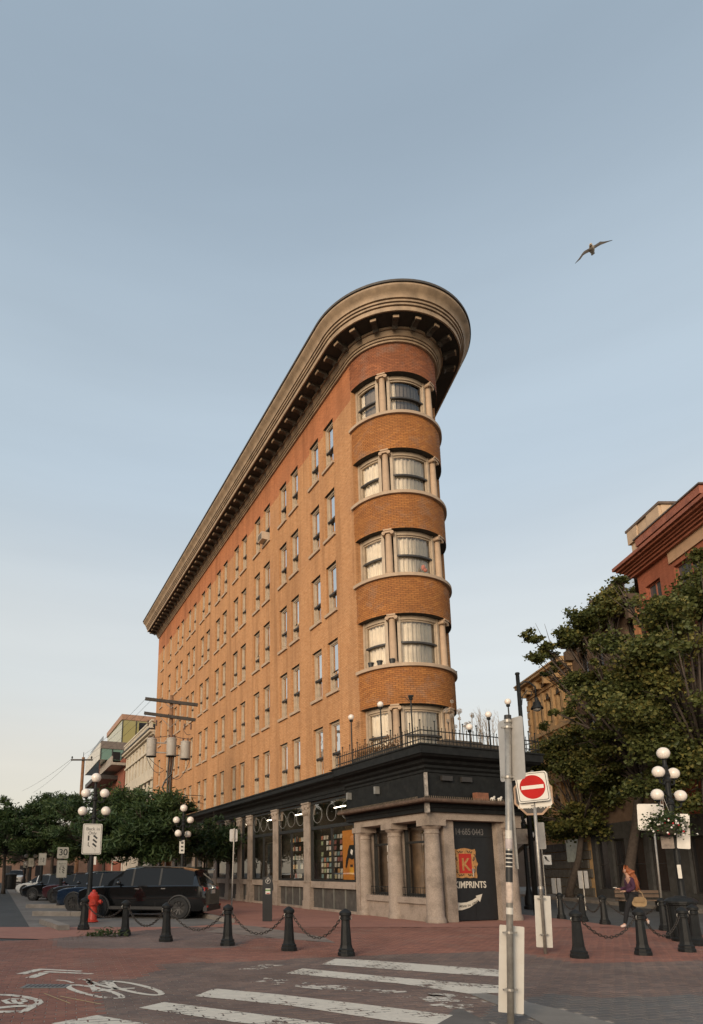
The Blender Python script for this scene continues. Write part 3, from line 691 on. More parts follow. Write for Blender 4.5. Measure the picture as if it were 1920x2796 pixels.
# --- ground floor: entablature along the facade
FACP=[(F0+DD*TEND,NN),(F0+DD*1.15,NN)]
en=MB(); sweep(en,[(-.05,4.62),(.06,4.62),(.06,4.76),(.10,4.78),(.10,4.92),(.16,5.0),(.34,5.08),(.40,5.16),(.58,5.22),(.62,5.26),(.62,5.40),(.66,5.44),(.66,5.50),(.1,5.58),(-.02,5.6)],FACP)
en.build('shopfront_cornice',black_wood,hotel)
PIL=[(4.54,5.28),(8.17,8.82),(11.65,12.52),(13.34,14.14),(15.3,16.17),(17.79,18.61),(20.3,21.0),(22.86,23.6),(25.6,26.4),(28.3,29.1),(31,31.8),(33.7,34.5),(36.5,37.25)]
def pil(t0,t1):
    o=MB(); tc=(t0+t1)/2; hw=min(.30,(t1-t0)/2)
    LB(o,tc-hw-.06,tc+hw+.06,-.06,.30,0,.35); LB(o,tc-hw-.03,tc+hw+.03,-.03,.30,.352,1.12); LB(o,tc-hw-.07,tc+hw+.07,-.06,.30,1.122,1.2); LB(o,tc-hw,tc+hw,0,.16,1.202,4.06)
    b=o.build('pilaster',granite,hotel)
    c=MB(); LB(c,tc-hw-.03,tc+hw+.03,-.03,.3,4.062,4.11); LB(c,tc-hw-.02,tc+hw+.02,-.02,.3,4.112,4.5); LB(c,tc-hw-.08,tc+hw+.08,-.09,.3,4.56,4.63); LB(c,tc-hw-.04,tc+hw+.04,-.05,.3,4.5,4.56)
    for s in (-1,1):
        for k in range(3):
            q=L(tc+s*(hw-.02-.12*k),-.04,4.44-.1*(k%2)); c.sphere(q,.085,8,6)
    for k in range(-1,2): c.sphere(L(tc+k*.2,-.03,4.2),.09,8,6,0,(1,1,1.5))
    c.build('capital',granite,b)
for a,b in PIL: pil(a,b)
frame_dk=M('black shop frame',(.02,.021,.02),.5,var=.2)
bulk=M('dark basement panel',(.06,.055,.048),.8,var=.3,sc_=5,dirt=((.12,.10,.085),2,.5))
mull=M('grey green mullion',(.15,.15,.13),.7)
edges=[(.73,4.60)]+[(PIL[i][1]-.08,PIL[i+1][0]+.08) for i in range(len(PIL)-1)]
hoop=M('pale hoop wire',(.30,.30,.28),.4)  # decorative wire hoops in the transoms, unlit
for bi,(a,b) in enumerate(edges):
    s=MB(); LB(s,a,b,.02,.36,.92,1.19); LB(s,a,b,.06,.36,0,.1); s.build('stone_sill',granite,hotel)
    f=MB(); LB(f,a,b,.16,.22,.1,.92,0); f.build('basement_panel',bulk,hotel)
    if bi<4:
        nm=3 if b-a>2 else 1
        for k in range(1,nm+1):
            q=a+(b-a)*k/(nm+1); LB(MB(),q-.03,q+.03,.12,.16,.1,.92).build('basement_mullion',mull,hotel)
    fr=MB(); z0,z1,zt=1.19,4.6,3.45
    for q0,q1 in ((a,a+.08),(b-.08,b)): LB(fr,q0,q1,.05,.17,z0,z1)
    LB(fr,a+.08,b-.08,.05,.17,z0,z0+.08); LB(fr,a+.08,b-.08,.05,.17,z1-.1,z1); LB(fr,a+.08,b-.08,.04,.17,zt-.07,zt+.07)
    if b-a>2.4: LB(fr,(a+b)/2-.03,(a+b)/2+.03,.06,.15,z0+.08,zt-.07)
    w_=fr.build('shop_window',frame_dk,hotel)
    g_=MB(); g_.quad(L(a+.05,.11,z0+.05),L(b-.05,.11,z0+.05),L(b-.05,.11,zt),L(a+.05,.11,zt)); g_.quad(L(a+.05,.11,zt),L(b-.05,.11,zt),L(b-.05,.11,z1-.05),L(a+.05,.11,z1-.05)); g_.build('glass',shop_pane,w_)
    if bi<3:
        hp=MB()
        for k in range(3):
            c=a+(b-a)*(k+.5)/3; P=[L(c+.42*math.cos(x)*(1 if abs(math.sin(x))<.9 else .9),.085,4.02+.36*math.sin(x)) for x in [i*2*math.pi/20 for i in range(21)]]; hp.tube(P,.007,6,caps=False)
        hp.build('transom_hoops',hoop,w_)
# shop interior shell
si=MB(); LB(si,.6,TEND-.3,.35,.36,1.0,1.01)
for a,b,c,d in (((.5,1.9,.6),(TEND,1.9,.6),(TEND,1.9,4.7),(.5,1.9,4.7)),((.5,.3,.9),(TEND,.3,.9),(TEND,1.9,.9),(.5,1.9,.9)),((.5,.25,4.65),(TEND,.25,4.65),(TEND,1.9,4.65),(.5,1.9,4.65))): si.quad(L(*a),L(*b),L(*c),L(*d))
si.build('shop_interior',M('brown shop interior',(.10,.07,.045),.9,var=.4,sc_=1.5),hotel)
for t_ in (4.91,8.5,12.08): LB(MB(),t_-.1,t_+.1,.35,1.9,.9,4.6).build('partition',room,hotel)
tubem,tn,tb=nodes('lit shop tube'); tb.inputs['Emission Color'].default_value=(1,.86,.66,1); tb.inputs['Emission Strength'].default_value=5.0
for t_ in (1.6,3.4,6.0,7.5,9.6,11.2,13.0,14.8): MB().tube([L(t_-.5,.9,4.35),L(t_+.5,.9,4.35)],.022,6).build('ceiling_tube',tubem,hotel)
# goods: card rack, shelves of bottles, clothes
rg=random.Random(21)
pal=[(.6,.56,.48),(.5,.44,.36),(.45,.2,.14),(.2,.3,.3),(.6,.5,.3),(.35,.4,.25),(.65,.62,.58),(.3,.12,.1),(.55,.3,.12)]
palm=[M('card colour %d'%i,c,.7,var=.15,sc_=9) for i,c in enumerate(pal)]
rack=empty('card_rack',L(3.5,.6,1.2),'black wire rack of greeting cards behind the shop window beside the corner columns','display rack')
wr=MB()
for k in range(9): z=1.30+k*.235; wr.bar(L(2.15,.46,z),L(4.35,.46,z),.015,.015)
for k in range(10): t=2.15+k*.245; wr.bar(L(t,.46,1.25),L(t,.46,3.3),.015,.015)
wr.build('wire_frame',frame_dk,rack)
me_c=MB(); me_c.box((0,0,.085),(.175,.012,.17))
cme=[mesh_of(me_c,'card',m) for m in palm]
for k in range(8):
    for i in range(9):
        if rg.random()<.12: continue
        o=mk('card',rg.choice(cme[:3]+cme),rack,L(2.27+i*.245,.43,1.31+k*.235)-rack.location); o.rotation_euler=(.1,0,rzw)
sh=empty('bottle_shelves',L(6.8,.7,1.2),'dark shelves of small bottles and boxes in the middle shop window','shelf')
for k in range(5): LB(MB(),5.4,8.05,.5,.9,1.27+k*.42,1.30+k*.42).build('shelf_board',darkframe,sh)
bme=[]
for i,m in enumerate(palm):
    b_=MB()
    if i%2: b_.lathe([(.04,0),(.045,.02),(.045,.16),(.02,.2),(.02,.26),(.024,.27)],n=8)
    else: b_.box((0,0,.1),(.1,.08,.2))
    bme.append(mesh_of(b_,'bottle',m))
for k in range(5):
    for i in range(14):
        if rg.random()<.35: continue
        mk('bottle' ,rg.choice(bme),sh,L(5.5+i*.185+rg.uniform(-.03,.03),.58+rg.uniform(0,.15),1.30+k*.42)-sh.location)
clo=empty('clothes_rail',L(10,.8,1.2),'dark coats hanging in the shop window nearest the parking meter','clothes rail')
MB().tube([L(9.0,.8,3.1),L(11.5,.8,3.1)],.02,8).build('rail',galv,clo)
for i in range(8):
    c=L(9.3+i*.28,.8,0); mb=MB(); mb.lathe([(.04,3.08),(.16,2.95),(.15,2.5),(.18,2.1),(.21,1.55)],c=(c.x,c.y,0),n=10); mb.build('coat',[M('coat cloth %d'%i,rg.choice([(.03,.035,.04),(.05,.04,.035),(.1,.09,.08),(.04,.05,.05)]),.95)],clo,True)
# orange poster panel in the window nearest the corner
op=empty('orange_poster',L(1.4,.15,1.3),'orange poster with a black figure and small amber bottle at the window end','poster')
LB(MB(),.80,1.84,.13,.15,1.28,3.2).build('panel',M('orange print',(.62,.24,.045),.6,var=.08,sc_=2),op)
def lp(pts,w_,dep=.006): # flat shape on the poster / facade plane, facing out
    mb=MB(); mb.prism([( -a,b) for a,b in pts],dep,L(0,w_,0),-Vector((DD.x,DD.y,0)),Vector((0,0,1))); return mb
lp([(.86,2.6),(1.25,2.62),(1.42,2.35),(1.38,2.12),(1.1,2.05),(.86,2.1)],.124,.012).build('black_figure',ink,op)
lp([(1.3,2.5),(1.55,2.05),(1.62,1.75),(1.52,1.74),(1.40,2.0),(1.22,2.3)],.126,.012).build('black_arm',ink,op)
lp([(.98,2.4),(1.12,2.45),(1.18,2.3),(1.05,2.22)],.11,.006).build('white_mark',sign_white,op)
lp([(1.0,1.75),(1.28,1.75),(1.33,1.48),(.97,1.48)],.124,.012).build('amber_bottle',M('amber print',(.85,.42,.04),.5),op)
lp([(1.05,1.86),(1.22,1.86),(1.22,1.77),(1.05,1.77)],.124,.012).build('cap_mark',ink,op)
# --- corner podium
TF=-4.1; WR=3.9
fo=MB(); 
LB(fo,-4.05,.74,.05,WR,3.24,3.47); fo.build('granite_lintel',granite,hotel)
def gcol(t,w,sq=False):
    p=L(t,w,0); mb=MB()
    mb.lathe([(.33,0),(.33,.10),(.30,.16),(.285,.2),(.28,.9),(.265,1.8),(.235,2.78),(.255,2.80),(.255,2.84),(.235,2.86),(.24,2.93),(.31,3.0),(.33,3.04)],c=p,n=24)
    LB(mb,t-.34,t+.34,w-.34,w+.34,3.042,3.235)
    autosmooth(mb.build('granite_column',granite,hotel),35)
for t,w_ in ((.52,.36),(-1.56,.36),(-3.74,.36),(-3.74,3.5)): gcol(t,w_)
LB(MB(),.44,.72,.06,.6,0,3.235).build('granite_pier',granite,hotel)
# walls and windows of the podium side
for k,(a,b) in enumerate(((-.85,.42),(-3.0,-1.65))):
    s=MB(); LB(s,a-.7,b+.1,.28,.9,0,.55); LB(s,a-.7,b+.1,.2,.9,.552,.75); s.build('stone_sill',granite,hotel)
    for q in (b+.005,): LB(MB(),q,q+.40,.55,.95,.752,3.235).build('granite_pier',granite,hotel)
    f=MB(); LB(f,a,a+.08,.72,.84,.752,3.23); LB(f,b-.08,b,.72,.84,.752,3.23); LB(f,a+.08,b-.08,.72,.84,3.1,3.23); LB(f,a+.08,b-.08,.72,.84,.752,.85); LB(f,a+.08,b-.08,.72,.84,2.55,2.62)
    w_=f.build('shop_window',frame_dk,hotel); MB().quad(L(a,.78,.8),L(b,.78,.8),L(b,.78,3.2),L(a,.78,3.2)).build('glass',shop_pane,w_)
    gr_=MB()
    for i in range(10): q=a-.3+i*(b-a-.04)/9; gr_.bar(L(q,.34,.75),L(q,.34,1.08),.015,.015)
    gr_.bar(L(a-.3,.34,1.06),L(b-.34,.34,1.06),.02,.02); gr_.bar(L(a-.3,.34,.82),L(b-.34,.34,.82),.02,.02); gr_.build('window_guard',black_iron,hotel)
    MB().quad(L(a-.3,1.25,.75),L(b+.3,1.25,.75),L(b+.3,1.25,3.2),L(a-.3,1.25,3.2)).build('window_backing',M('brown display back %d'%k,[(.12,.075,.045),(.17,.10,.05)][k],.8,var=.6,sc_=2.2),w_)
    if k==0:
        for j,zz in enumerate((2.3,1.95,1.65,1.2)): LB(MB(),a+.10,a+.3,.69,.70,zz,zz+.24).build('print_card',[sign_white,palm[0],sign_white,palm[4]][j],w_)
# podium core, floor to terrace
co=MB(); LB(co,-3.0,1.1,1.3,WR-.2,0,5.4); co.build('podium_core',room,hotel)
LB(MB(),-3.6,-.5,WR-.35,WR,0,3.24).build('side_wall',granite,hotel)
# shop door
DT=-3.62
dr_=empty('shop_door_dummy',(0,0,0)); bpy.data.objects.remove(dr_)
def DB(mb,w0,w1,z0,z1,t0=DT,t1=DT+.06): return LB(mb,t0,t1,w0,w1,z0,z1)
doorm=M('black door paint',(.009,.010,.011),.55,var=.3,sc_=5)
for a,b in ((.76,1.16),(2.98,3.2)): LB(MB(),-3.85,-3.3,a,b,0,3.235).build('granite_pier',granite,hotel)
door=DB(MB(),1.16,2.07,.02,2.72).build('shop_door',doorm,hotel)
DB(MB(),2.076,2.98,.02,2.72).build('door_leaf',doorm,door)
DB(MB(),1.16,2.98,2.728,3.23).build('transom_panel',doorm,door)
def text_mesh(s,size,ext=.002,align='LEFT',bold=0.0):
    cu=bpy.data.curves.new('txt','FONT'); cu.body=s; cu.size=size; cu.extrude=ext; cu.align_x=align; cu.offset=bold
    ob=bpy.data.objects.new('txt',cu); COL.objects.link(ob); bpy.context.view_layer.update()
    me=bpy.data.meshes.new_from_object(ob.evaluated_get(bpy.context.evaluated_depsgraph_get())); bpy.data.objects.remove(ob); return me
def lettering(name,s,size,O,X,Y,mat,parent,ext=.002,width=None,bold=0.0,align='LEFT'):
    me=text_mesh(s,size,ext,align,bold); X=Vector(X).normalized();Y=Vector(Y).normalized();N=X.cross(Y)
    kx=1.0
    if width: xs=[v.co.x for v in me.vertices]; kx=width/(max(xs)-min(xs))
    MM=Matrix(((X.x*kx,Y.x,N.x,0),(X.y*kx,Y.y,N.y,0),(X.z*kx,Y.z,N.z,0),(0,0,0,1))); me.transform(MM)
    me.materials.clear(); me.materials.append(mat); me.name=name
    o=bpy.data.objects.new(name,me); COL.objects.link(o); o.parent=parent
    off=OFF.get(parent,Vector((0,0,0))); o.location=Vector(O)-off; return o
EX=Vector((-NN.x,-NN.y,0)); UZ=Vector((0,0,1)); DTX=DT-.004
grey_ink=M('dull grey lettering',(.16,.15,.14),.6); cream_ink=M('cream lettering',(.62,.57,.47),.6,var=.06)
OFF[door]=hotel.location.copy()
lettering('phone_number','14·685·0443',.30,L(DTX,1.38,2.80),EX,UZ,grey_ink,door,width=1.15)
lettering('shop_name','KIMPRINTS',.30,L(DTX,1.24,1.06),EX,UZ,cream_ink,door,width=1.30,bold=.006)
gold=M('gold frame paint',(.42,.21,.07),.6,var=.35,sc_=14)
def DP(pts,t,dep): mb=MB(); mb.prism(pts,dep,L(t,0,0),EX,UZ); return mb   # X x Y points to -t? outward
fo_=[(1.30,2.40),(1.42,2.37),(1.58,2.41),(1.72,2.43),(1.88,2.41),(2.04,2.37),(2.16,2.40),(2.19,2.3),(2.17,2.15),(2.20,1.98),(2.26,1.87),(2.20,1.76),(2.17,1.6),(2.2,1.45),(2.18,1.36),(2.05,1.38),(1.9,1.36),(1.72,1.39),(1.56,1.36),(1.40,1.38),(1.29,1.36),(1.29,1.5),(1.31,1.62),(1.27,1.76),(1.21,1.87),(1.27,1.98),(1.30,2.14),(1.28,2.28)]
fo_=[(a,b*.92+.12) for a,b in fo_]
DP(fo_,DT-.012,.010).build('gilt_frame',gold,door)
DP([(1.47,1.53),(1.99,1.53),(1.99,2.17),(1.47,2.17)],DT-.018,.008).build('red_panel',M('red door panel',(.42,.02,.01),.5,var=.1),door)
cur=MB()
for s in (-1,1):
    for cz in (2.05,1.65):
        c=1.73+s*.37; cur.tube([L(DT-.024,c+s*.05*math.sin(x*1.3),cz+.11*math.cos(x)) for x in [i*.6 for i in range(9)]],.012,5)
    for cz in (2.22,1.47): cur.tube([L(DT-.024,1.73+s*(.08+.03*i),cz+.035*math.sin(i*1.9)) for i in range(9)],.012,5)
cur.build('frame_scrolls',ink,door)
lettering('door_letter','K',.56,L(DT-.032,1.56,1.63),EX,UZ,gold,door,width=.36,bold=.012)
ar=[(1.20,.62),(1.45,.585),(1.7,.60),(1.95,.67),(2.12,.755),(2.08,.80),(2.36,.86),(2.24,.60),(2.2,.65),(2.05,.55),(1.8,.43),(1.5,.36),(1.22,.34)]
DP(ar,DT-.008,.006).build('arrow',cream_ink,door)
s_='ST AROUND THE CORNER'
for i,ch_ in enumerate(s_):
    if ch_==' ': continue
    x=1.23+i*.0485; zc=.445+.00*(i)+ (max(0,(x-1.55))**2)*.42
    a_=math.atan(2*.42*max(0,x-1.55)); lettering('arrow_letter',ch_,.095,L(DT-.02,x,zc),EX*math.cos(a_)+UZ*math.sin(a_),UZ*math.cos(a_)-EX*math.sin(a_),ink,door)
hd=MB(); hd.tube([L(DT-.04,2.02,1.42),L(DT-.05,2.02,1.62)],.02,8); hd.box(L(DT-.015,2.02,1.62),(.08,.08,.12),rzw); hd.build('door_handle',galv,door)
# black entablature of the podium
POD=[(F0+DD*1.15,NN)]
pc=[(1.15,0),(TF,0),(TF,WR),(2.5,WR)]   # outline (t,w); normals added by mitre below
def podsweep(mb,prof,m=0):
    k=len(prof);V=[];F=[]
    for i,(t,w_) in enumerate(pc):
        for o,z in prof:
            tt,ww=t,w_
            if i<=1: ww-=o
            if i in (1,2): tt-=o
            if i>=2: ww+=o
            V.append(L(tt,ww,z))
    for i in range(len(pc)-1):
        for j in range(k-1): F.append((i*k+j,i*k+j+1,(i+1)*k+j+1,(i+1)*k+j))
    F.append(tuple(range(k))); return mb.add(V,F,m)
pe=MB()
podsweep(pe,[(-.3,3.47),(.06,3.475),(.06,3.6),(.10,3.62),(.10,3.72),(.16,3.74),(-.3,3.745)])
podsweep(pe,[(-.3,3.88),(0.02,3.88),(.02,4.74),(.06,4.76),(.06,4.84),(.14,4.90),(.14,4.98),(.26,5.05),(.30,5.14),(.50,5.2),(.56,5.26),(.60,5.27),(.60,5.52),(.64,5.53),(.64,5.58),(.3,5.6),(-.5,5.6)])
pe.build('podium_entablature',black_wood,hotel)
lg=MB(); podsweep(lg,[(-.3,3.75),(.44,3.76),(.46,3.80),(.46,3.86),(.40,3.875),(-.3,3.875)]); lg.build('studded_ledge',M('rusty ledge',(.10,.065,.045),.7,var=.5,sc_=7),hotel)
st_=MB()
for i in range(64):
    t=1.1-i*.083; st_.box(L(t,-.42,3.9),(.02,.02,.07),rzw)
for i in range(56): st_.box(L(TF-.42,-.4+i*.083,3.9),(.02,.02,.07),rzw)
kind(st_.build('ledge_spikes',M('spike metal',(.16,.12,.08),.6,.3),hotel),'stuff')
MB().add([L(1.6,-.58,5.59),L(TF-.58,-.58,5.59),L(TF-.58,WR+.58,5.59),L(2.6,WR+.58,5.59)],[(0,1,2,3)]).build('terrace_floor',M('terrace felt',(.12,.11,.10),.9),hotel)
cs=MB(); cs.bar(L(TF-.10,-.10,4.72),L(TF-.10,-.10,3.95),.12,.10,up=(1,0,0)); cs.bar(L(TF-.11,-.11,3.9),L(TF-.11,-.11,3.42),.16,.14,up=(1,0,0)); cs.build('corner_drip',M('flaking corner lead',(.26,.23,.2),.7,var=.6,sc_=9),hotel)
for w_ in (.55,1.35): LB(MB(),TF-.12,TF-.02,w_,w_+.42,4.5,4.66).build('frieze_lamp',darkframe,hotel)
for t in (.75,-1.3): LB(MB(),t,t+.12,-.2,-.02,4.35,4.62).build('frieze_lamp',M('grey lamp box',(.2,.2,.19),.6),hotel)
fb=MB(); LB(fb,TF-.3,TF-.1,1.75,2.25,3.88,4.14); tag(fb.build('terracotta_trough',M('terracotta',(.22,.09,.05),.85,var=.4)),'faded terracotta trough standing on the black ledge above the shop door','trough')
gg=random.Random(8)
for lb,w_ in (('pale crumpled bird ornament at the left of the ledge above the door',2.45),('small grey bird ornament in the middle of the ledge above the door',2.75),('white cup shaped ornament at the right of the ledge above the door',3.1)):
    p=L(TF-.25,w_,3.88); o=MB().sphere(p+Vector((0,0,.07)),.07,10,6,0,(1.3,.8,1)).sphere(p+Vector((.06,0,.14)),.04,8,6).build('ledge_ornament',sign_white,None,True); tag(o,lb,'ornament','ornaments on the ledge')
# terrace railing
rl=empty('terrace_railing',L(TF-.5,-.5,5.58),'low black iron railing with upright spikes edging the corner terrace','railing')
rp=[(1.05,-.52),(TF-.52,-.52),(TF-.52,WR+.52),(0,WR+.52)]
for zz in (5.72,6.02):
    for (a,b),(c,d) in zip(rp[:-1],rp[1:]): MB().bar(L(a,b,zz),L(c,d,zz),.03,.03).build('rail',black_iron,rl)
pk=MB(); pk.bar((0,0,0),(0,0,.52),.018,.018,up=(1,0,0)); pk.sphere((0,0,.54),.02,6,4); me_p=mesh_of(pk,'picket',black_iron)
pk2=MB(); pk2.bar((0,0,0),(0,0,.72),.024,.024,up=(1,0,0)); pk2.sphere((0,0,.75),.03,6,4); me_p2=mesh_of(pk2,'spike',black_iron)
ii=0
for (a,b),(c,d) in zip(rp[:-1],rp[1:]):
    A=L(a,b,5.59);B=L(c,d,5.59); n=int((B-A).length/.14)
    for i in range(n): o=mk('picket' if ii%4 else 'spike',me_p if ii%4 else me_p2,rl,A+(B-A)*i/n-rl.location); ii+=1
# globe posts on the terrace
def FR(px,py,t0):
    q=F0+DD*t0; r=ray(px,py); d2=Vector((r.x,r.y)); k=(q@DD)/(d2@DD); P=d2*k; return (P-q)@(-NN), CAMZ+r.z*k
def globe_post(p,h,label,globe=True,r=.115):
    e=empty('terrace_lamp',p,label,'lamp post','terrace lamp posts')
    MB().tube([p,p+Vector((0,0,h-.1))],[.03,.025],8).build('post',black_iron,e); MB().lathe([(.06,0),(.075,.05),(.05,.1)],c=p+Vector((0,0,h-.16)),n=10).build('collar',black_iron,e)
    if globe: MB().sphere(p+Vector((0,0,h+.02)),r,16,12).build('globe',white_globe,e,True)
    else:
        MB().box(p+Vector((0,0,h-.03)),(.16,.16,.06)).build('cap',black_iron,e); MB().tube([p+Vector((0,0,h-.25)),p+Vector((-.2,-.02,h-.07)),p+Vector((-.36,-.02,h-.05))],.01,5).build('hook',black_iron,e)
t,z=FP(959,1960,.5); globe_post(L(t,-.5,5.59),z-5.59,'white globe lamp post at the left end of the terrace railing')
t,z=FP(1038.7,1925,.2); globe_post(L(t,-.2,5.59),z-5.59,'white globe lamp post in front of the left bowed window')
t,z=FP(1121.6,1899,.2); globe_post(L(t,-.2,5.59),z-5.59,'bare black lamp post without globe in front of the brick corner',False)
w_,z=FR(1334,1953,TF-.3); globe_post(L(TF-.3,w_,5.59),z-5.59,'dull globe lamp post near the middle of the terrace front')
w_,z=FR(1387,1917.7,TF-.1); globe_post(L(TF-.1,min(w_,WR+.4),5.59),z-5.59,'tall globe lamp post at the right end of the terrace')
w_,z=FR(1282,1987,TF-.2); globe_post(L(TF-.2,w_,5.59),max(.6,z-5.59),'short globe lamp among the dried flowers on the terrace')
# planters with dried flower heads
pw=M('weathered planter wood',(.09,.07,.05),.9,var=.4,sc_=9); dryf=M('dried stems',(.23,.17,.11),.9); headm=M('dried flower heads',(.34,.29,.24),.9,var=.3,sc_=30)
for lb,w0,w1,tt in (('brown wooden planter with dried round flower heads at the front of the terrace',1.0,2.6,-3.7),('brown wooden planter with bare twigs at the right of the terrace',2.7,4.2,-3.4)):
    e=empty('planter',L(tt,(w0+w1)/2,5.6),lb,'planter'); 
    for a,b in ((tt-.2,tt-.16),(tt+.16,tt+.2)): LB(MB(),a,b,w0,w1,5.6,5.98).build('plank',pw,e)
    for a,b in ((w0,w0+.04),(w1-.04,w1)): LB(MB(),tt-.158,tt+.158,a,b,5.6,5.98).build('plank',pw,e)
    LB(MB(),tt-.158,tt+.158,w0+.042,w1-.042,5.6,5.94).build('soil',room,e)
    for i in range(15):
        w_=gg.uniform(w0+.1,w1-.1); h=gg.uniform(.55,1.5); p=L(tt+gg.uniform(-.12,.12),w_,5.9); q=p+Vector((gg.uniform(-.12,.12),0,h))
        if 'round' in lb:
            s=MB(); s.tube([p,(p+q)/2+Vector((gg.uniform(-.03,.03),0,0)),q],.007,5); sb=s.build('stem',dryf,e)
            hb=MB(); r_=gg.uniform(.05,.085)
            for k in range(40):
                v=Vector((gg.gauss(0,1),gg.gauss(0,1),gg.gauss(0,1))).normalized()*r_; hb.box(q+v,(.016,.016,.016),gg.random())
                if k%2: hb.bar(q,q+v,.004,.004)
            hb.build('flower_head',headm,sb)
        else:
            s=MB(); s.tube([p,q],[.012,.004],5)
            for k in range(9):
                b0_=p+(q-p)*gg.uniform(.2,.95); s.tube([b0_,b0_+Vector((gg.uniform(-.28,.28),gg.uniform(-.1,.1),gg.uniform(.1,.5)))],[.006,.002],4)
            s.build('twig',dryf,e)
lf=empty('terrace_shrub',L(-1.2,.3,5.6),'low rust coloured potted shrub behind the left terrace railing','shrub')
LB(MB(),-2.6,.2,-.25,.15,5.6,5.85).build('trough',pw,lf)
lv=MB(); 
for k in range(900):
    p=L(gg.uniform(-2.6,.2),gg.uniform(-.28,.2),5.85+abs(gg.gauss(0,.22))); n_=Vector((gg.gauss(0,1),gg.gauss(0,1),gg.gauss(0,1))).normalized(); u_=n_.orthogonal().normalized()*.04; v_=n_.cross(u_).normalized()*.03; lv.quad(p-u_,p-v_,p+u_,p+v_)
kind(lv.build('leaves',M('rusty leaves',(.22,.115,.045),.8,var=.5,sc_=12),lf),'stuff')
# fire escape balcony on the long facade
t0,z0=FP(533,2200); 
fe=empty('fire_escape',L(25,-.5,5.7),'small black iron fire escape balcony above the shop cornice behind the globe lamp','fire escape')
LB(MB(),21.2,27.2,-1.15,-.1,5.72,5.77).build('platform',black_iron,fe)
for zz in (6.2,6.7):
    MB().bar(L(21.2,-1.12,zz),L(27.2,-1.12,zz),.04,.04).build('rail',black_iron,fe)
    for t in (21.2,27.2): MB().bar(L(t,-1.12,zz),L(t,0,zz),.04,.04).build('rail',black_iron,fe)
for i in range(13): t=21.2+i*.5; MB().bar(L(t,-1.12,5.77),L(t,-1.12,6.7),.025,.025,up=(1,0,0)).build('upright',black_iron,fe)
# ================================================================= neighbouring buildings
def grid_facade(mb,pt,s0,s1,z0,z1,ops,m=0,rec=.2,mrev=0):
    ss=sorted(set([s0,s1]+[k for o in ops for k in o[:2]])); zz=sorted(set([z0,z1]+[k for o in ops for k in o[2:4]]))
    for a,b in zip(zz[:-1],zz[1:]):
        run=None
        for c,d in zip(ss[:-1],ss[1:]):
            hole=any(o[0]<(c+d)/2<o[1] and o[2]<(a+b)/2<o[3] for o in ops)
            if hole and run is not None: mb.quad(pt(run,0,a),pt(c,0,a),pt(c,0,b),pt(run,0,b),m,[(run,a),(c,a),(c,b),(run,b)]); run=None
            elif not hole and run is None: run=c
        if run is not None: mb.quad(pt(run,0,a),pt(s1,0,a),pt(s1,0,b),pt(run,0,b),m,[(run,a),(s1,a),(s1,b),(run,b)])
    for o in ops:
        a,b,c,d=o[:4]
        for q in (a,b): mb.quad(pt(q,0,c),pt(q,-rec,c),pt(q,-rec,d),pt(q,0,d),mrev,[(0,c),(rec,c),(rec,d),(0,d)])
        for q in (c,d): mb.quad(pt(a,0,q),pt(b,0,q),pt(b,-rec,q),pt(a,-rec,q),mrev,[(a,0),(b,0),(b,rec),(a,rec)])
def fbox(mb,pt,s0,s1,o0,o1,z0,z1,m=0):
    return mb.hexa([pt(s0,o0,z0),pt(s1,o0,z0),pt(s1,o1,z0),pt(s0,o1,z0),pt(s0,o0,z1),pt(s1,o0,z1),pt(s1,o1,z1),pt(s0,o1,z1)],m)
def add_window(bld,pt,a,b,c,d,frame,glassm,rec=.2,mulls=1,rail=True):
    f=MB(); t=.07
    fbox(f,pt,a,a+t,-rec-.05,-rec+.05,c,d); fbox(f,pt,b-t,b,-rec-.05,-rec+.05,c,d); fbox(f,pt,a+t,b-t,-rec-.05,-rec+.05,d-t,d); fbox(f,pt,a+t,b-t,-rec-.05,-rec+.05,c,c+t)
    for k in range(1,mulls): q=a+(b-a)*k/mulls; fbox(f,pt,q-.03,q+.03,-rec-.04,-rec+.03,c+t,d-t)
    if rail: fbox(f,pt,a+t,b-t,-rec-.04,-rec+.03,(c+d)/2-.03,(c+d)/2+.03)
    w_=f.build('window',frame,bld); MB().quad(pt(a+.02,-rec,c+.02),pt(b-.02,-rec,c+.02),pt(b-.02,-rec,d-.02),pt(a+.02,-rec,d-.02)).build('pane',glassm,w_); return w_
def rpt(s,o,z): return Vector((19.5-.03*(s-30)-o,s,z))     # right-hand frontage: s runs away from the camera
win_gl=glassmat('blue grey window glass',(.07,.08,.09),.06,1.0)
dullglass=glassmat('dull dark glass',(.02,.02,.022),.12,.6)
# --- red building, nearest on the right
red_wall=brickmat('red painted brick',(.42,.14,.08),(.34,.11,.062),(.24,.09,.06),stain=(.2,.08,.05))
rust=M('oxide red cornice paint',(.32,.115,.07),.6,var=.15,sc_=3,dirt=((.10,.035,.025),2,.5))
stone_p=M('pink tan stone',(.46,.30,.19),.75,var=.12,sc_=3)
rb_=empty('red_office_building',rpt(27,0,0),'red brick building with stepped oxide red cornice at the right edge behind the trees','building')
ops=[]
for z in (13.9,10.4,6.9): ops+=[(22.6,24.0,z,z+2.2),(25.0,26.4,z,z+2.2),(26.8,28.8,z,z+2.2),(29.9,31.1,z,z+2.2)]
wl=MB(); grid_facade(wl,rpt,21.5,31.65,4.2,17.2,ops,0); 
wl.quad(rpt(31.65,0,0),rpt(31.65,-12,0),rpt(31.65,-12,17.2),rpt(31.65,0,17.2),0,[(0,0),(12,0),(12,17.2),(0,17.2)]); wl.quad(rpt(21.5,0,0),rpt(21.5,-12,0),rpt(21.5,-12,17.2),rpt(21.5,0,17.2),0,[(0,0),(12,0),(12,17.2),(0,17.2)])
wl.build('wall',[red_wall],rb_)
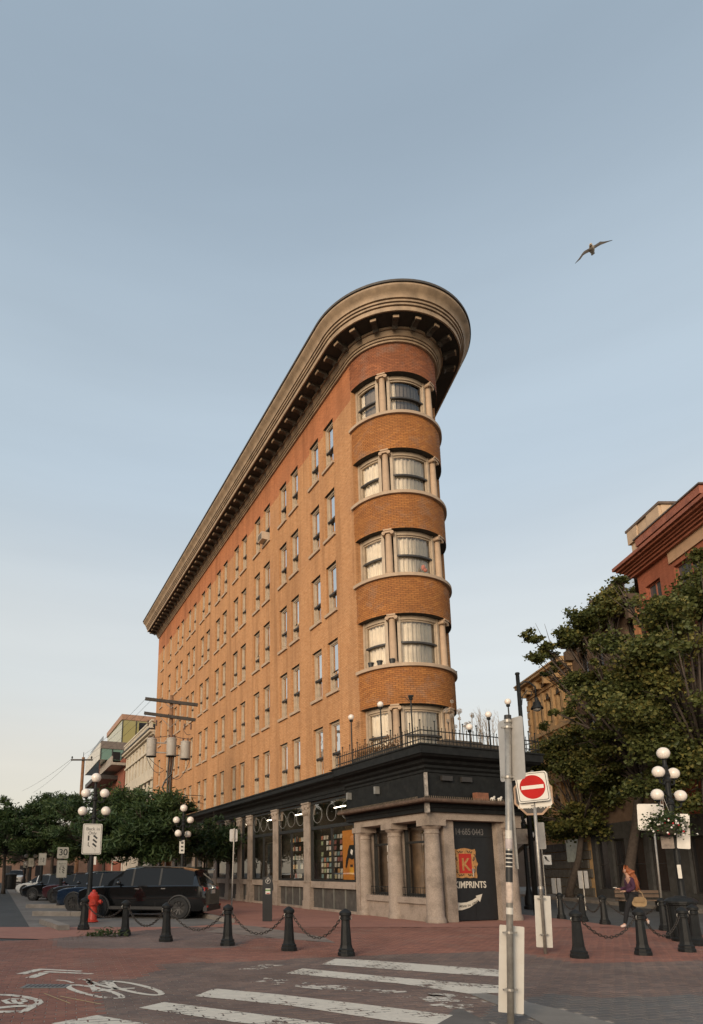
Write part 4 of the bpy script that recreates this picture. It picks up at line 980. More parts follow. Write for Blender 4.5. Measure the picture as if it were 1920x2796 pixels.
for o in ops: add_window(rb_,rpt,*o,rust,win_gl,mulls=2)
sp=MB(); fbox(sp,rpt,25.2,29.0,.02,.08,16.35,17.0); sp.build('spandrel',stone_p,rb_)
cn=MB()
for k,(z0,z1,o) in enumerate(((16.95,17.08,.25),(17.082,17.2,.38),(17.202,17.3,.5),(17.302,17.4,.62),(17.402,17.52,.8),(17.522,17.7,.95))): fbox(cn,rpt,21.4-o*.3,31.68+o*.6,-.3,o,z0,z1)
cn.build('cornice',rust,rb_)
pp=MB(); fbox(pp,rpt,25.1,29.9,-.5,1.0,17.75,18.15); fbox(pp,rpt,25.0,30.0,-.55,1.06,18.152,18.22,1); fbox(pp,rpt,25.3,29.7,-.4,.6,17.7,17.75); pp.build('parapet',[rust,M('lead coping',(.12,.10,.09),.6)],rb_)
gf=MB(); grid_facade(gf,rpt,21.5,31.65,0,4.2,[(22.5,24.6,.6,3.2),(25.4,27.5,.1,3.2),(28.3,30.6,.6,3.2)],0); gf.build('ground_floor',M('shaded ground stone',(.05,.05,.048),.7,var=.3),rb_)  # street level shade under the trees put into the dark stone colour
for o in ((22.5,24.6,.6,3.2),(25.4,27.5,.1,3.2),(28.3,30.6,.6,3.2)): add_window(rb_,rpt,*o,darkframe,dullglass,mulls=2,rail=False)
MB().quad(rpt(21.5,0,17.2),rpt(31.65,0,17.2),rpt(31.65,-12,17.2),rpt(21.5,-12,17.2)).build('roof',room,rb_)
an=MB(); p=AT(1908,1328,27); an.tube([Vector((p.x+.6,27,17.6)),Vector((p.x+.6,27,20.5))],.02,5); an.build('antenna',darkframe,rb_)
# cream rooftop block
cb=empty('rooftop_block',rpt(36,-4.5,17),'cream rendered rooftop block with stepped parapet behind the red cornice','rooftop block')
crm=M('cream render',(.50,.36,.24),.85,var=.1,sc_=2,dirt=((.3,.2,.13),1.5,.3))
b_=MB(); fbox(b_,rpt,34.9,38.0,-9,-4.0,14,22.9); b_.build('wall',crm,cb)
b2=MB()
for a,c,o in ((34.8,36.0,.16),(36.05,37.0,.08),(37.05,38.1,.16)): fbox(b2,rpt,a,c,-4.2,-4.0+o,22.3,23.2)
fbox(b2,rpt,34.75,34.9,-9,-4.0,22.3,23.2)
b2.build('parapet_panels',crm,cb)
b3=MB(); fbox(b3,rpt,34.65,38.2,-9.1,-3.8,23.202,23.36); b3.build('coping',M('brown coping',(.13,.09,.065),.7),cb)
MB().tube([rpt(37.1,-3.95,23.0),rpt(37.05,-3.85,22.7),rpt(37.1,-3.9,19.5)],.06,8).build('downpipe',crm,cb)
# --- brown building in the middle
bb=empty('brown_corner_building',rpt(35,0,0),'brown stone building with dark bracketed cornice between the red and the yellow facades','building')
brown=M('brown stone',(.15,.10,.068),.85,var=.25,sc_=2,bump=.2,bsc=20)
ops=[(32.3+i*1.7,33.2+i*1.7,z,z+2.0) for z in (12.9,9.6,6.3) for i in range(4)]
gw=MB(); grid_facade(gw,rpt,31.66,39.3,0,4.3,[(32.3+i*1.75,33.6+i*1.75,.6,3.4) for i in range(4)],0); gw.build('ground_floor',MATS['shaded ground stone'],bb)  # same dark stone, its colour carrying the shade at street level
wl=MB(); grid_facade(wl,rpt,31.66,39.3,4.3,15.8,ops,0)
wl.quad(rpt(39.3,0,0),rpt(39.3,-10,0),rpt(39.3,-10,15.8),rpt(39.3,0,15.8)); wl.build('wall',[brown],bb)
for o in ops+[(32.3+i*1.75,33.6+i*1.75,.6,3.4) for i in range(4)]: add_window(bb,rpt,*o,darkframe,dullglass)
c_=MB(); fbox(c_,rpt,31.7,39.4,-.2,.25,15.4,15.7); fbox(c_,rpt,31.7,39.5,-.2,.55,15.702,15.85); fbox(c_,rpt,31.7,39.6,-.3,.75,15.852,16.05); c_.build('cornice',M('dark brown cornice',(.085,.06,.045),.7,var=.2),bb)
for i in range(5): q=32.0+i*1.75; mb=MB(); fbox(mb,rpt,q,q+.3,.0,.5,14.8,15.4); mb.build('bracket',M('bracket brown %d'%i,(.10,.07,.05),.7),bb)
fr_=MB(); fbox(fr_,rpt,31.9,32.3,.0,.12,4.5,15.4); fr_.build('orange_pier',M('orange stone pier',(.42,.19,.09),.8,var=.2,sc_=3),bb)
rt=MB(); 
for q in (33.0,35.6): 
    for o in (-1.6,-.2): fbox(rt,rpt,q,q+.12,o,o+.12,16.05,17.3)
fbox(rt,rpt,32.6,36.1,-2.2,.25,17.3,17.5); fbox(rt,rpt,33.4,35.4,-2.0,-.3,17.502,17.85); fbox(rt,rpt,34.0,36.1,-2.3,-2.1,16.05,17.3); rt.build('roof_pergola',M('pergola brown',(.16,.10,.07),.8),bb)
gb=MB(); gb.quad(rpt(31.8,.1,16.06),rpt(32.7,.1,16.06),rpt(32.7,.1,17.0),rpt(31.8,.1,17.0)); gb.build('balcony_glass',pane,bb)
MB().quad(rpt(31.66,0,15.9),rpt(39.3,0,15.9),rpt(39.3,-10,15.9),rpt(31.66,-10,15.9)).build('roof',room,bb)
# --- yellow stone building with arched windows
yb=empty('yellow_stone_building',rpt(43,0,0),'yellow sandstone building with arched windows and moulded cornice behind the maple tree','building')
yst=M('yellow sandstone',(.52,.345,.175),.85,var=.18,sc_=4,bump=.4,bsc=12,dirt=((.30,.18,.08),1.2,.45))
aw=[40.2,41.45,42.95,44.4]
ops=[(s-.28,s+.28,z,z+1.75) for s in aw for z in (11.55,8.0,4.6)]
wl=MB(); grid_facade(wl,rpt,39.31,46.1,0,14.7,ops,0,.25); wl.quad(rpt(46.1,0,0),rpt(46.1,-10,0),rpt(46.1,-10,14.7),rpt(46.1,0,14.7)); wl.build('wall',[yst],yb)
for o in ops:
    add_window(yb,rpt,*o,darkframe,dullglass,.25); s=(o[0]+o[1])/2; zt=o[3]
    a=MB(); P=[rpt(s+.38*math.cos(x),.05,zt+.02+.42*math.sin(x)) for x in [math.pi*i/12 for i in range(13)]]; a.tube(P,.09,6); a.build('arch_moulding',yst,yb)
    a2=MB(); a2.prism([(.28*math.cos(x),.32*math.sin(x)) for x in [math.pi*i/10 for i in range(11)]],.04,rpt(s,.03,zt),Vector((0,-1,0)),UZ); a2.build('arch_panel',room,yb)
q=MB()
for i,s in enumerate((39.6,40.8,42.2,43.65,45.0,45.85)):
    fbox(q,rpt,s-.14,s+.14,0,.16,4.0,13.9)
q.build('pier',yst,yb)
qs=MB()
for s in (39.6,45.85):
    for k in range(18): fbox(qs,rpt,s-.2,s+.2,.162,.21,4.1+k*.53,4.1+k*.53+.46)
kind(qs.build('quoin_stones',yst,yb),'stuff')
for z in (4.0,7.4,10.9): mb=MB(); fbox(mb,rpt,39.3,46.15,0,.22,z,z+.28); mb.build('string_course',yst,yb)
cc=MB(); fbox(cc,rpt,39.3,46.2,0,.12,14.0,14.25); fbox(cc,rpt,39.3,46.3,0,.3,14.55,14.72); fbox(cc,rpt,39.3,46.4,0,.55,14.722,14.9); fbox(cc,rpt,39.3,46.5,-.2,.8,14.902,15.1); fbox(cc,rpt,39.3,46.55,-.2,.86,15.102,15.2); cc.build('cornice',yst,yb)
de=MB()
for i in range(34): fbox(de,rpt,39.4+i*.2,39.5+i*.2,.0,.2,14.3,14.5)
kind(de.build('dentils',brown,yb),'stuff')
for s in (40.8,42.2,43.65,45.0,46.0): mb=MB(); fbox(mb,rpt,s-.12,s+.12,.1,.62,14.2,14.72); mb.build('bracket',yst,yb)
MB().quad(rpt(39.3,0,15.0),rpt(46.1,0,15.0),rpt(46.1,-10,15.0),rpt(39.3,-10,15.0)).build('roof',room,yb)
# shop level of the yellow and brown buildings, tree shade put into dark stone colours: rusticated stone with poster and pale window
gs=empty('rusticated_shop_base',rpt(43,0,0),'dark rusticated stone shop base under the yellow facade','shop front')
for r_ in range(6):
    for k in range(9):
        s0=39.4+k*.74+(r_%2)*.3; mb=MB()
        fbox(mb,rpt,s0,min(s0+.7,46.1),.0,.12,.15+r_*.55,.15+r_*.55+.5); mb.build('stone_block',M('shaded base stone',(.10,.092,.078),.9,var=.3,sc_=6,bump=.4,bsc=14) if (r_==0 and k==0) else MATS['shaded base stone'],gs)
wg=MB(); fbox(wg,rpt,40.3,42.2,.125,.14,2.2,3.6); wg.build('pale_window',M('pale glossy pane',(.34,.40,.36),.15),gs)  # pane with a pale grey green base colour
# --- left side, beyond the hotel: cream building with balustrade
def lpt(s,o,z): return L(s,-o,z)
cbld=empty('cream_terrace_building',lpt(45,0,0),'cream stuccoed building with balustraded roof just beyond the brick hotel','building')
stuc=M('cream stucco',(.50,.44,.345),.85,var=.1,sc_=1.5,dirt=((.3,.25,.19),.8,.4))
ops=[(38.6+i*1.75,39.3+i*1.75,z,z+h) for i in range(8) for z,h in ((13.2,.9),(11.2,1.7),(7.8,1.9),(4.6,1.9))]
wl=MB(); grid_facade(wl,lpt,37.5,52.2,0,14.6,ops,0,.15); wl.quad(lpt(52.2,0,0),lpt(52.2,-10,0),lpt(52.2,-10,14.6),lpt(52.2,0,14.6)); wl.quad(lpt(37.5,0,12),lpt(37.5,-10,12),lpt(37.5,-10,14.6),lpt(37.5,0,14.6)); wl.build('wall',[stuc],cbld)
for o in ops:
    add_window(cbld,lpt,*o,stuc,dullglass,.15,rail=True)
for o in [o for o in ops if abs(o[2]-7.8)<.1]:
    s=(o[0]+o[1])/2; a2=MB(); a2.prism([(.34*math.cos(x),.36*math.sin(x)) for x in [math.pi*i/10 for i in range(11)]],.03,lpt(s,.02,o[3]),Vector((-DD.x,-DD.y,0)),UZ); a2.build('arch_panel',room,cbld)
for z,o,h in ((12.9,.15,.2),(10.0,.2,.22)): mb=MB(); fbox(mb,lpt,37.5,52.3,0,o,z,z+h); mb.build('string_course',stuc,cbld)
cc=MB(); fbox(cc,lpt,37.5,52.3,0,.25,14.3,14.5); fbox(cc,lpt,37.45,52.4,-.2,.5,14.502,14.72); fbox(cc,lpt,37.4,52.5,-.2,.6,14.722,14.85,1); cc.build('cornice',[stuc,darkframe],cbld)
bl=MB(); fbox(bl,lpt,37.5,52.3,.1,.35,15.55,15.72); fbox(bl,lpt,37.5,52.3,.1,.35,14.86,14.95); bl.build('balustrade_rail',stuc,cbld)
for i in range(36): mb=MB(); s=37.7+i*.41; fbox(mb,lpt,s,s+.2,.15,.3,14.952,15.548); mb.build('baluster',stuc,cbld)
# --- red brick and glass building farther on
gbld=empty('glass_topped_building',lpt(60,0,0),'red brick building with stacked green and amber glass storeys beyond the cream one','building')
mb=MB(); fbox(mb,lpt,53.2,75,-12,0,0,14.7); mb.build('brick_base',red_wall,gbld)
mb=MB(); fbox(mb,lpt,52.6,62,-2,1.6,13.6,13.9); fbox(mb,lpt,52.6,62,1.45,1.6,13.9,14.6); mb.build('balcony',M('balcony concrete',(.30,.26,.22),.8),gbld)
mb=MB(); fbox(mb,lpt,57.5,68,-2,2.6,12.6,13.1); mb.build('dark_canopy',darkframe,gbld)
w1,z1=FR(277,2023,56); w2,z2=FR(335,1950,58)
green=glassmat('green tinted glass',(.16,.26,.22),.08,.9); amber=glassmat('amber tinted glass',(.34,.30,.13),.12,.9); whitep=M('white panel',(.55,.53,.48),.7)  # green and amber are the tints of the glass itself
def tpt(t): return lambda w_,o,z: L(t-o,w_,z)
p56=tpt(56); mb=MB(); fbox(mb,p56,w1,w1+9,-14,0,14.7,z1-.9); mb.build('green_storey',green,gbld)
mb=MB(); fbox(mb,p56,w1,w1+9.2,-14.2,.1,z1-.9,z1); mb.build('storey_band',M('brown grey band',(.16,.13,.11),.7),gbld)
for k in range(5): mb=MB(); q=w1+k*1.35; fbox(mb,p56,q-.05,q+.05,0,.06,14.72,z1-.92); mb.build('mullion',darkframe,gbld)
for a,b,c,d in ((1.4,2.3,14.75,15.7),(2.45,3.0,14.75,15.6)): mb=MB(); fbox(mb,p56,w1+a,w1+b,.0,.05,c,d); mb.build('dark_pane',dullglass,gbld)
mb=MB(); fbox(mb,lambda s,o,z:L(56.2+s,w1-.06-o,z),0,14,-.05,.05,14.7,z1-.2); mb.build('white_side',whitep,gbld)
p58=tpt(58); mb=MB(); fbox(mb,p58,w2,w2+8,-12,0,z1,z2-.7); mb.build('amber_storey',amber,gbld)
mb=MB(); fbox(mb,p58,w2-.1,w2+8.2,-12.2,.1,z2-.7,z2); mb.build('orange_fascia',M('orange fascia',(.34,.19,.12),.6),gbld)
for k in range(4): mb=MB(); q=w2+.05+k*1.7; fbox(mb,p58,q-.05,q+.05,0,.06,z1+.02,z2-.72); mb.build('mullion',darkframe,gbld)
mb=MB(); fbox(mb,p58,w2+2.1,w2+4.6,.0,.05,z1+1.0,z2-.9); mb.build('dark_pane',dullglass,gbld)
mb=MB(); fbox(mb,lambda s,o,z:L(58+s,w2-2.2-o,z),0,12,-.03,.03,z1,z1+1.0); mb.build('glass_balustrade',pane,gbld)
# far blocks closing the street on the left
for lb,px,Y,wd,h,col in (('distant brown building closing the right street behind the no entry sign',1440,72,10,8,(.15,.11,.085)),('distant low brown building closing the left street behind the trees',120,105,16,8,(.18,.11,.08)),('distant grey building at the far left end of the street',-30,110,18,7,(.2,.19,.18))):
    c=AT(px,2382,Y); e=empty('distant_building',(c.x,Y,0),lb,'building'); mb=MB(); mb.box((c.x,Y,h/2),(wd,8,h)); mb.build('wall',M('far wall %d'%px,col,.9,var=.2,sc_=.6),e)
    mb=MB(); mb.box((c.x,Y,h+.2),(wd+.8,8.8,.4)); mb.build('roof',darkframe,e)
    for i in range(int(wd/2.4)):
        for j in range(2): mb=MB(); mb.box((c.x-wd/2+1.4+i*2.4,Y-4.03,1.8+j*3),(1.1,.06,1.6)); mb.build('window',dullglass,e)
# rest of the square, behind the camera and across the left street: unseen low rows added to darken reflections and block low sun
ctx=M('dark brick across the street',(.16,.10,.075),.9,var=.3,sc_=1.2); ctx2=M('grey stone across the street',(.17,.155,.135),.9,var=.25,sc_=1.2)
def context(name,pt,s0,s1,h,depth,m_):
    mb=MB(); ops_=[(s0+1+i*2.6,s0+2.2+i*2.6,1+j*3.4,3+j*3.4) for i in range(int((s1-s0-1.2)/2.6)) for j in range(int(h/3.4))]
    grid_facade(mb,pt,s0,s1,0,h,ops_,0,.25)
    for o in ops_: mb.quad(pt(o[0],-.24,o[2]),pt(o[1],-.24,o[2]),pt(o[1],-.24,o[3]),pt(o[0],-.24,o[3]),1)
    mb.quad(pt(s0,0,h),pt(s1,0,h),pt(s1,-depth,h),pt(s0,-depth,h)); mb.quad(pt(s0,0,0),pt(s0,-depth,0),pt(s0,-depth,h),pt(s0,0,h)); mb.quad(pt(s1,0,0),pt(s1,-depth,0),pt(s1,-depth,h),pt(s1,0,h)); mb.quad(pt(s0,-depth,0),pt(s1,-depth,0),pt(s1,-depth,h),pt(s0,-depth,h))
    fbox(mb,pt,s0,s1,0,.4,h-.5,h-.1); kind(mb.build(name,[m_,dullglass]),'structure')
wpt=lambda s,o,z:L(s,-27+o,z)
context('unseen_opposite_row',wpt,-26,-2,6.0,12,ctx); context('unseen_opposite_row',wpt,-1.9,22,7.0,12,ctx2); context('unseen_opposite_row',wpt,22.1,62,6.0,12,ctx)
bpt=lambda s,o,z:Vector((s,-19+o,z))
context('unseen_square_side',bpt,-9,10,5.5,12,ctx2); context('unseen_square_side',bpt,10.1,36,6,12,ctx)
# ================================================================= trees
import numpy as np
def leafmat(name,c1,c2,c3,trans=.35):
    m,n,b=nodes(name); o=n.nodes['Material Output']
    at=n.nodes.new('ShaderNodeAttribute'); at.attribute_name='rnd'
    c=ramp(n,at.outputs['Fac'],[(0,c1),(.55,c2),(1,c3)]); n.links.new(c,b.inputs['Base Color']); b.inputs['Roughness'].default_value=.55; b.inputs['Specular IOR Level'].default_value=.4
    t=n.nodes.new('ShaderNodeBsdfTranslucent'); n.links.new(c,t.inputs['Color']); mx=n.nodes.new('ShaderNodeMixShader'); mx.inputs[0].default_value=trans
    n.links.new(b.outputs[0],mx.inputs[1]); n.links.new(t.outputs[0],mx.inputs[2]); n.links.new(mx.outputs[0],o.inputs['Surface']); return m
maple=leafmat('maple leaves',(.055,.072,.022),(.12,.135,.040),(.23,.20,.058)); locust=leafmat('locust leaves',(.030,.056,.022),(.055,.092,.032),(.095,.13,.042))
bark=M('grey brown bark',(.07,.055,.045),.95,var=.35,sc_=8,bump=.5,bsc=25)
def crown(name,parent,off,pos,size,mat,rng,shape='leaf',cl=None):
    n=len(pos)
    nrm=rng.normal(size=(n,3)); nrm[:,2]=np.abs(nrm[:,2])+.35; nrm/=np.linalg.norm(nrm,axis=1)[:,None]
    a=rng.normal(size=(n,3)); u=np.cross(nrm,a); u/=np.linalg.norm(u,axis=1)[:,None]; v=np.cross(nrm,u)
    s=size*rng.uniform(.6,1.25,(n,1))
    if shape=='leaf':   # five-pointed outline as a fan of two bent halves
        k=np.array([(0,-.5),(.5,-.25),(.38,.15),(0,.62),(-.38,.15),(-.5,-.25)])
    else: k=np.array([(0,-.9),(.17,-.3),(.17,.4),(0,.9),(-.17,.4),(-.17,-.3)])
    bend=-.18*np.abs(k[:,0])*2
    V=(pos[:,None,:]+u[:,None,:]*(k[None,:,0,None]*s[:,None,:])+v[:,None,:]*(k[None,:,1,None]*s[:,None,:])+nrm[:,None,:]*(bend[None,:,None]*s[:,None,:])).reshape(-1,3)-np.array(off)
    base=(np.arange(n)*6)[:,None]
    F=np.concatenate([base+np.array([[0,1,2,3]]),base+np.array([[0,3,4,5]])],1).reshape(-1)
    me=bpy.data.meshes.new(name); me.vertices.add(len(V)); me.vertices.foreach_set('co',V.ravel().astype(np.float32))
    nf=2*n; me.loops.add(4*nf); me.loops.foreach_set('vertex_index',F.astype(np.int32)); me.polygons.add(nf); me.polygons.foreach_set('loop_start',(np.arange(nf)*4).astype(np.int32)); me.polygons.foreach_set('loop_total',np.full(nf,4,np.int32))
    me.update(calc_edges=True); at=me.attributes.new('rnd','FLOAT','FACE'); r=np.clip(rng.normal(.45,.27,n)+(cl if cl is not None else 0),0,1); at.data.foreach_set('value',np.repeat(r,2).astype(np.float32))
    me.materials.append(mat); o=bpy.data.objects.new(name,me); COL.objects.link(o); o.parent=parent; return o
def tree(label,base,cc,rad,ncl,nleaf,size,mat,seed,extra=(),shape='leaf',name='maple_tree',group=None,clr=(.7,1.35),trunk_r=.2,lean=0,sprays=14):
    rng=np.random.default_rng(seed); base=Vector(base); root=empty(name,base,label,'tree',group)
    C=[];
    while len(C)<ncl:
        p=rng.uniform(-1,1,3); r=np.linalg.norm(p)
        if r>1 or r<.35: continue
        if p[2]<-.75: continue
        C.append(np.array(cc)+p*np.array(rad))
    rr=[rng.uniform(*clr) for _ in range(ncl)]
    for _ in range(14):      # ragged little sprays at the rim of the crown
        p=rng.normal(size=3); p[2]=abs(p[2])*.9-.2; p/=np.linalg.norm(p); C.append(np.array(cc)+p*np.array(rad)*rng.uniform(1.08,1.32)); rr.append(rng.uniform(.25,.45))
    C+= [np.array(e_[:3]) for e_ in extra]; rr+=[e_[3] for e_ in extra]
    P=[];CL=[]
    tot=sum(r**2 for r in rr)
    for c,r in zip(C,rr):
        n=int(nleaf*r*r/tot)
        # leaves hang in drooping sprays inside each clump
        ns=max(3,int(sprays*r)); d=rng.normal(size=(ns,3)); d/=np.linalg.norm(d,axis=1)[:,None]; d*=r*rng.uniform(.35,1.0,(ns,1)); d[:,2]*=.62
        k=rng.integers(0,ns,n); q=d[k]+rng.normal(size=(n,3))*np.array([.26,.26,.15])*r
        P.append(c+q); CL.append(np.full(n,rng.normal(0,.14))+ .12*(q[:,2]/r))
    P=np.concatenate(P); CL=np.concatenate(CL)
    crown('crown',root,base,P,size,mat,rng,shape,CL)
    mb=MB(); top=Vector(cc)-Vector((0,0,rad[2]*.45)); mid=(base+top)/2+Vector((rng.uniform(-.2,.2),rng.uniform(-.2,.2),0))
    mb.tube([base-Vector((0,0,.05)),base+Vector((0,0,.4)),mid,top],[trunk_r*1.5,trunk_r*1.1,trunk_r*.9,trunk_r*.65],10)
    tk=mb.build('trunk',bark,root,True)
    lm=MB()
    for c in C:
        c=Vector(c); s=top.lerp(mid,rng.uniform(0,.5)); m_=s.lerp(c,.5)+Vector((0,0,.35*rng.random()))
        lm.tube([s,m_,c],[trunk_r*.42,trunk_r*.22,.02],6)
        for _ in range(3):
            d=Vector(rng.normal(size=3))*.3; lm.tube([m_.lerp(c,.5),c+d],[.03,.008],4)
    lm.build('limbs',bark,tk,True); return root
T1b=(17.6,33.0,.12); c1=AT(1700,1880,33)
def ext(px,py,Y,r): p=AT(px,py,Y); return (p.x,p.y,p.z,r)
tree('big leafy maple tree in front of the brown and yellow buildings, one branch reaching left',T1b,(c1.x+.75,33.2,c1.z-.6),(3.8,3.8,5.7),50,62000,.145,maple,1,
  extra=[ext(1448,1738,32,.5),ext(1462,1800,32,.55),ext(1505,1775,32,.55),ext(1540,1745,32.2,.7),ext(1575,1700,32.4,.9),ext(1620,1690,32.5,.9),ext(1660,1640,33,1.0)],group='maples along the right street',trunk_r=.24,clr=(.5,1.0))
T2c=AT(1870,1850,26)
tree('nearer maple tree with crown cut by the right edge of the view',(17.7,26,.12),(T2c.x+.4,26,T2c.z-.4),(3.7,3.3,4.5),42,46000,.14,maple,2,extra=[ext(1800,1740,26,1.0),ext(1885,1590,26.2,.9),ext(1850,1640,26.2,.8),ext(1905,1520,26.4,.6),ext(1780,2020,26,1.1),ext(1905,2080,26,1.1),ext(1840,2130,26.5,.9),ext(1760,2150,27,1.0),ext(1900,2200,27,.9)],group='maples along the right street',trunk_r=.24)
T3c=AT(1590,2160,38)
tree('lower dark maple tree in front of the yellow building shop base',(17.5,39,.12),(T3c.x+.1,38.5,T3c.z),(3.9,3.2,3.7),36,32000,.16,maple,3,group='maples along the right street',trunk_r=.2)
T4c=AT(1500,2200,50)
tree('farthest maple tree seen left of the no entry sign pole',(15.6,52,.12),(T4c.x,51,T4c.z-.3),(3.6,3.2,3.0),26,14000,.2,maple,4,group='maples along the right street',trunk_r=.2)
for i,(lb,px,py,Y,rad,seed,nl) in enumerate((('feathery locust tree behind the utility pole, against the cream building',392,2262,32.6,(2.3,2.2,1.75),11,26000),
 ('feathery locust tree behind the five globe lamp and parking sign',285,2262,45,(3.9,3.4,2.3),12,26000),('broad locust tree left of the five globe lamp',150,2262,49,(4.3,3.5,2.2),13,26000),
 ('locust tree at the left edge of the view',20,2265,50,(4.8,3.6,2.2),14,24000),('farther dark locust tree at the end of the left street',80,2310,78,(6.5,4.5,3.0),15,13000),('low locust branch reaching over the shopfront cornice',560,2300,37.5,(1.7,1.4,1.2),16,6000))):
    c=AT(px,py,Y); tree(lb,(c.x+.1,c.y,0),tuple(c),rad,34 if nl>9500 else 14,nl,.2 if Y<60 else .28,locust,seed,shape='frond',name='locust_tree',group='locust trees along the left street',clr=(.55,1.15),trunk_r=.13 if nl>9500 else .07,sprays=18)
c=AT(-60,2290,90); tree('farthest locust tree beyond the left edge of the street',(c.x,90,0),tuple(c),(8,5,4),24,8000,.25,locust,18,shape='frond',name='locust_tree',group='locust trees along the left street')
# weeds by the bollards
wd=empty('weed_clump',G(320,2560),'small clump of green weeds growing beside a bollard on the paving','plant')
rngw=np.random.default_rng(5); p0=G(300,2558); P=np.concatenate([np.array(p0)+rngw.normal(size=(90,3))*np.array([.22,.1,.05])+np.array([0,0,.1]),np.array(G(262,2556))+rngw.normal(size=(60,3))*np.array([.16,.08,.03])+np.array([0,0,.04])]); P[:,2]=np.abs(P[:,2])
kind(crown('leaves',wd,wd.location,P,.09,leafmat('weed leaves',(.04,.06,.02),(.06,.09,.03),(.1,.12,.04)),rngw,'frond'),'stuff')
# ================================================================= street furniture
# --- bollards
def bollard():
    e=empty('bollard',(0,0,0)); n=12
    MB().lathe([(.165,0),(.165,.06),(.15,.075),(.15,.12),(.125,.14),(.118,.17),(.112,.2)],n=8).build('base',black_iron,e)
    MB().lathe([(.108,.2),(.082,.62),(.082,.66)],n=8).build('shaft',black_iron,e)
    autosmooth(MB().lathe([(.088,.66),(.1,.67),(.1,.7),(.09,.71),(.09,.735),(.115,.75),(.118,.80),(.10,.82),(.045,.86),(.012,.875)],n=16).build('cap',black_iron,e),40)
    for s in (-1,1):
        mb=MB(); mb.tube([(s*.095+s*.02*math.cos(a),.0,.70+.035*math.sin(a)) for a in [i*2*math.pi/10 for i in range(11)]],.008,5,caps=False); mb.build('eye',galv,e)
    return e
bproto=bollard()
BP={1:(227.7,2538.6),2:(340.8,2554.6),3:(453,2570.6),4:(621.5,2581.9),5:(789.6,2596),6:(946,2610),7:(1583,2616),8:(1757.7,2607.8),9:(1877,2599),10:(1905,2582),11:(1838.6,2563),12:(1534,2508.5),13:(1592.8,2515.3),14:(1653,2524),15:(1817,2541)}
BL={1:'black bollard at the left end of the chain row, beside the red hydrant',2:'second bollard from the left, beside the green weeds',3:'third bollard from the left, in front of the black car',4:'fourth bollard from the left, between car and parking meter',5:'fifth bollard from the left, just right of the parking meter',6:'bollard at the right end of the left chain row, by the crosswalk',7:'nearest bollard right of the two sign posts',8:'bollard in front of the walking woman',9:'tall near bollard close to the right edge of the view',10:'bollard partly hidden behind another at the right edge',11:'bollard behind the right hand group, left of the litter bin',12:'far bollard beside the lower sign of the no entry post',13:'far bollard in the middle of the three across the red paving',14:'far bollard left of the walking woman',15:'bollard partly hidden behind the thin right hand sign pole'}
BPOS={}
for k,p in BP.items():
    o=bproto if k==1 else copy_tree(bproto); q=G(*p); BPOS[k]=q; tag(o,BL[k],'bollard','black chain bollards'); place(o,q,rng.uniform(0,.3) if False else .3*(k%3))
# --- chains
lk=MB(); lk.tube([(.042*math.cos(a),.024*math.sin(a),0) for a in [i*2*math.pi/9 for i in range(9)]]+[(.042,0,0)],.0085,5,caps=False); me_l=mesh_of(lk,'link',M('rusty chain iron',(.05,.042,.036),.55,.5,var=.4,sc_=30))
def chain(a,b,sag,label):
    A=BPOS[a]+Vector((0,0,.69));B=BPOS[b]+Vector((0,0,.69)); d=(B-A).normalized(); A=A+d*.11;B=B-d*.11
    e=empty('chain',(A+B)/2-Vector((0,0,sag)),label,'chain','chains between the bollards')
    Ln=(B-A).length; N=200; P=[A.lerp(B,i/N)-Vector((0,0,sag*4*(i/N)*(1-i/N))) for i in range(N+1)]
    tot=sum((P[i+1]-P[i]).length for i in range(N)); n=max(6,int(tot/.068)); acc=0;k=0
    for i in range(N):
        seg=(P[i+1]-P[i]).length
        while k<n and (k+.5)*tot/n<=acc+seg:
            q=P[i].lerp(P[i+1],((k+.5)*tot/n-acc)/seg); dr=(P[i+1]-P[i]).normalized()
            o=bpy.data.objects.new('link',me_l); COL.objects.link(o); o.parent=e; o.location=q-e.location
            z=Vector((0,0,1)); sd=dr.cross(z).normalized(); up=sd.cross(dr)
            if k%2: sd,up=up,-sd
            o.rotation_euler=Matrix((dr,sd,up)).transposed().to_euler(); k+=1
        acc+=seg
for a,b,s,lb in ((1,2,.30,'chain between the first two bollards beside the hydrant'),(2,3,.40,'chain in front of the black car, left span'),(3,4,.40,'chain in front of the black car, right span'),(4,5,.40,'chain in front of the parking meter'),(5,6,.40,'chain nearest the crosswalk end of the left row'),(7,8,.34,'chain right of the sign posts, nearest on the right'),(8,9,.36,'chain leading from the bollard before the woman to the right edge'),(12,13,.34,'leftmost far chain across the red paving'),(13,14,.36,'middle far chain across the red paving'),(14,15,.40,'far chain passing behind the woman'),(11,10,.36,'short chain between the two bollards by the litter bin')): chain(a,b,s,lb)
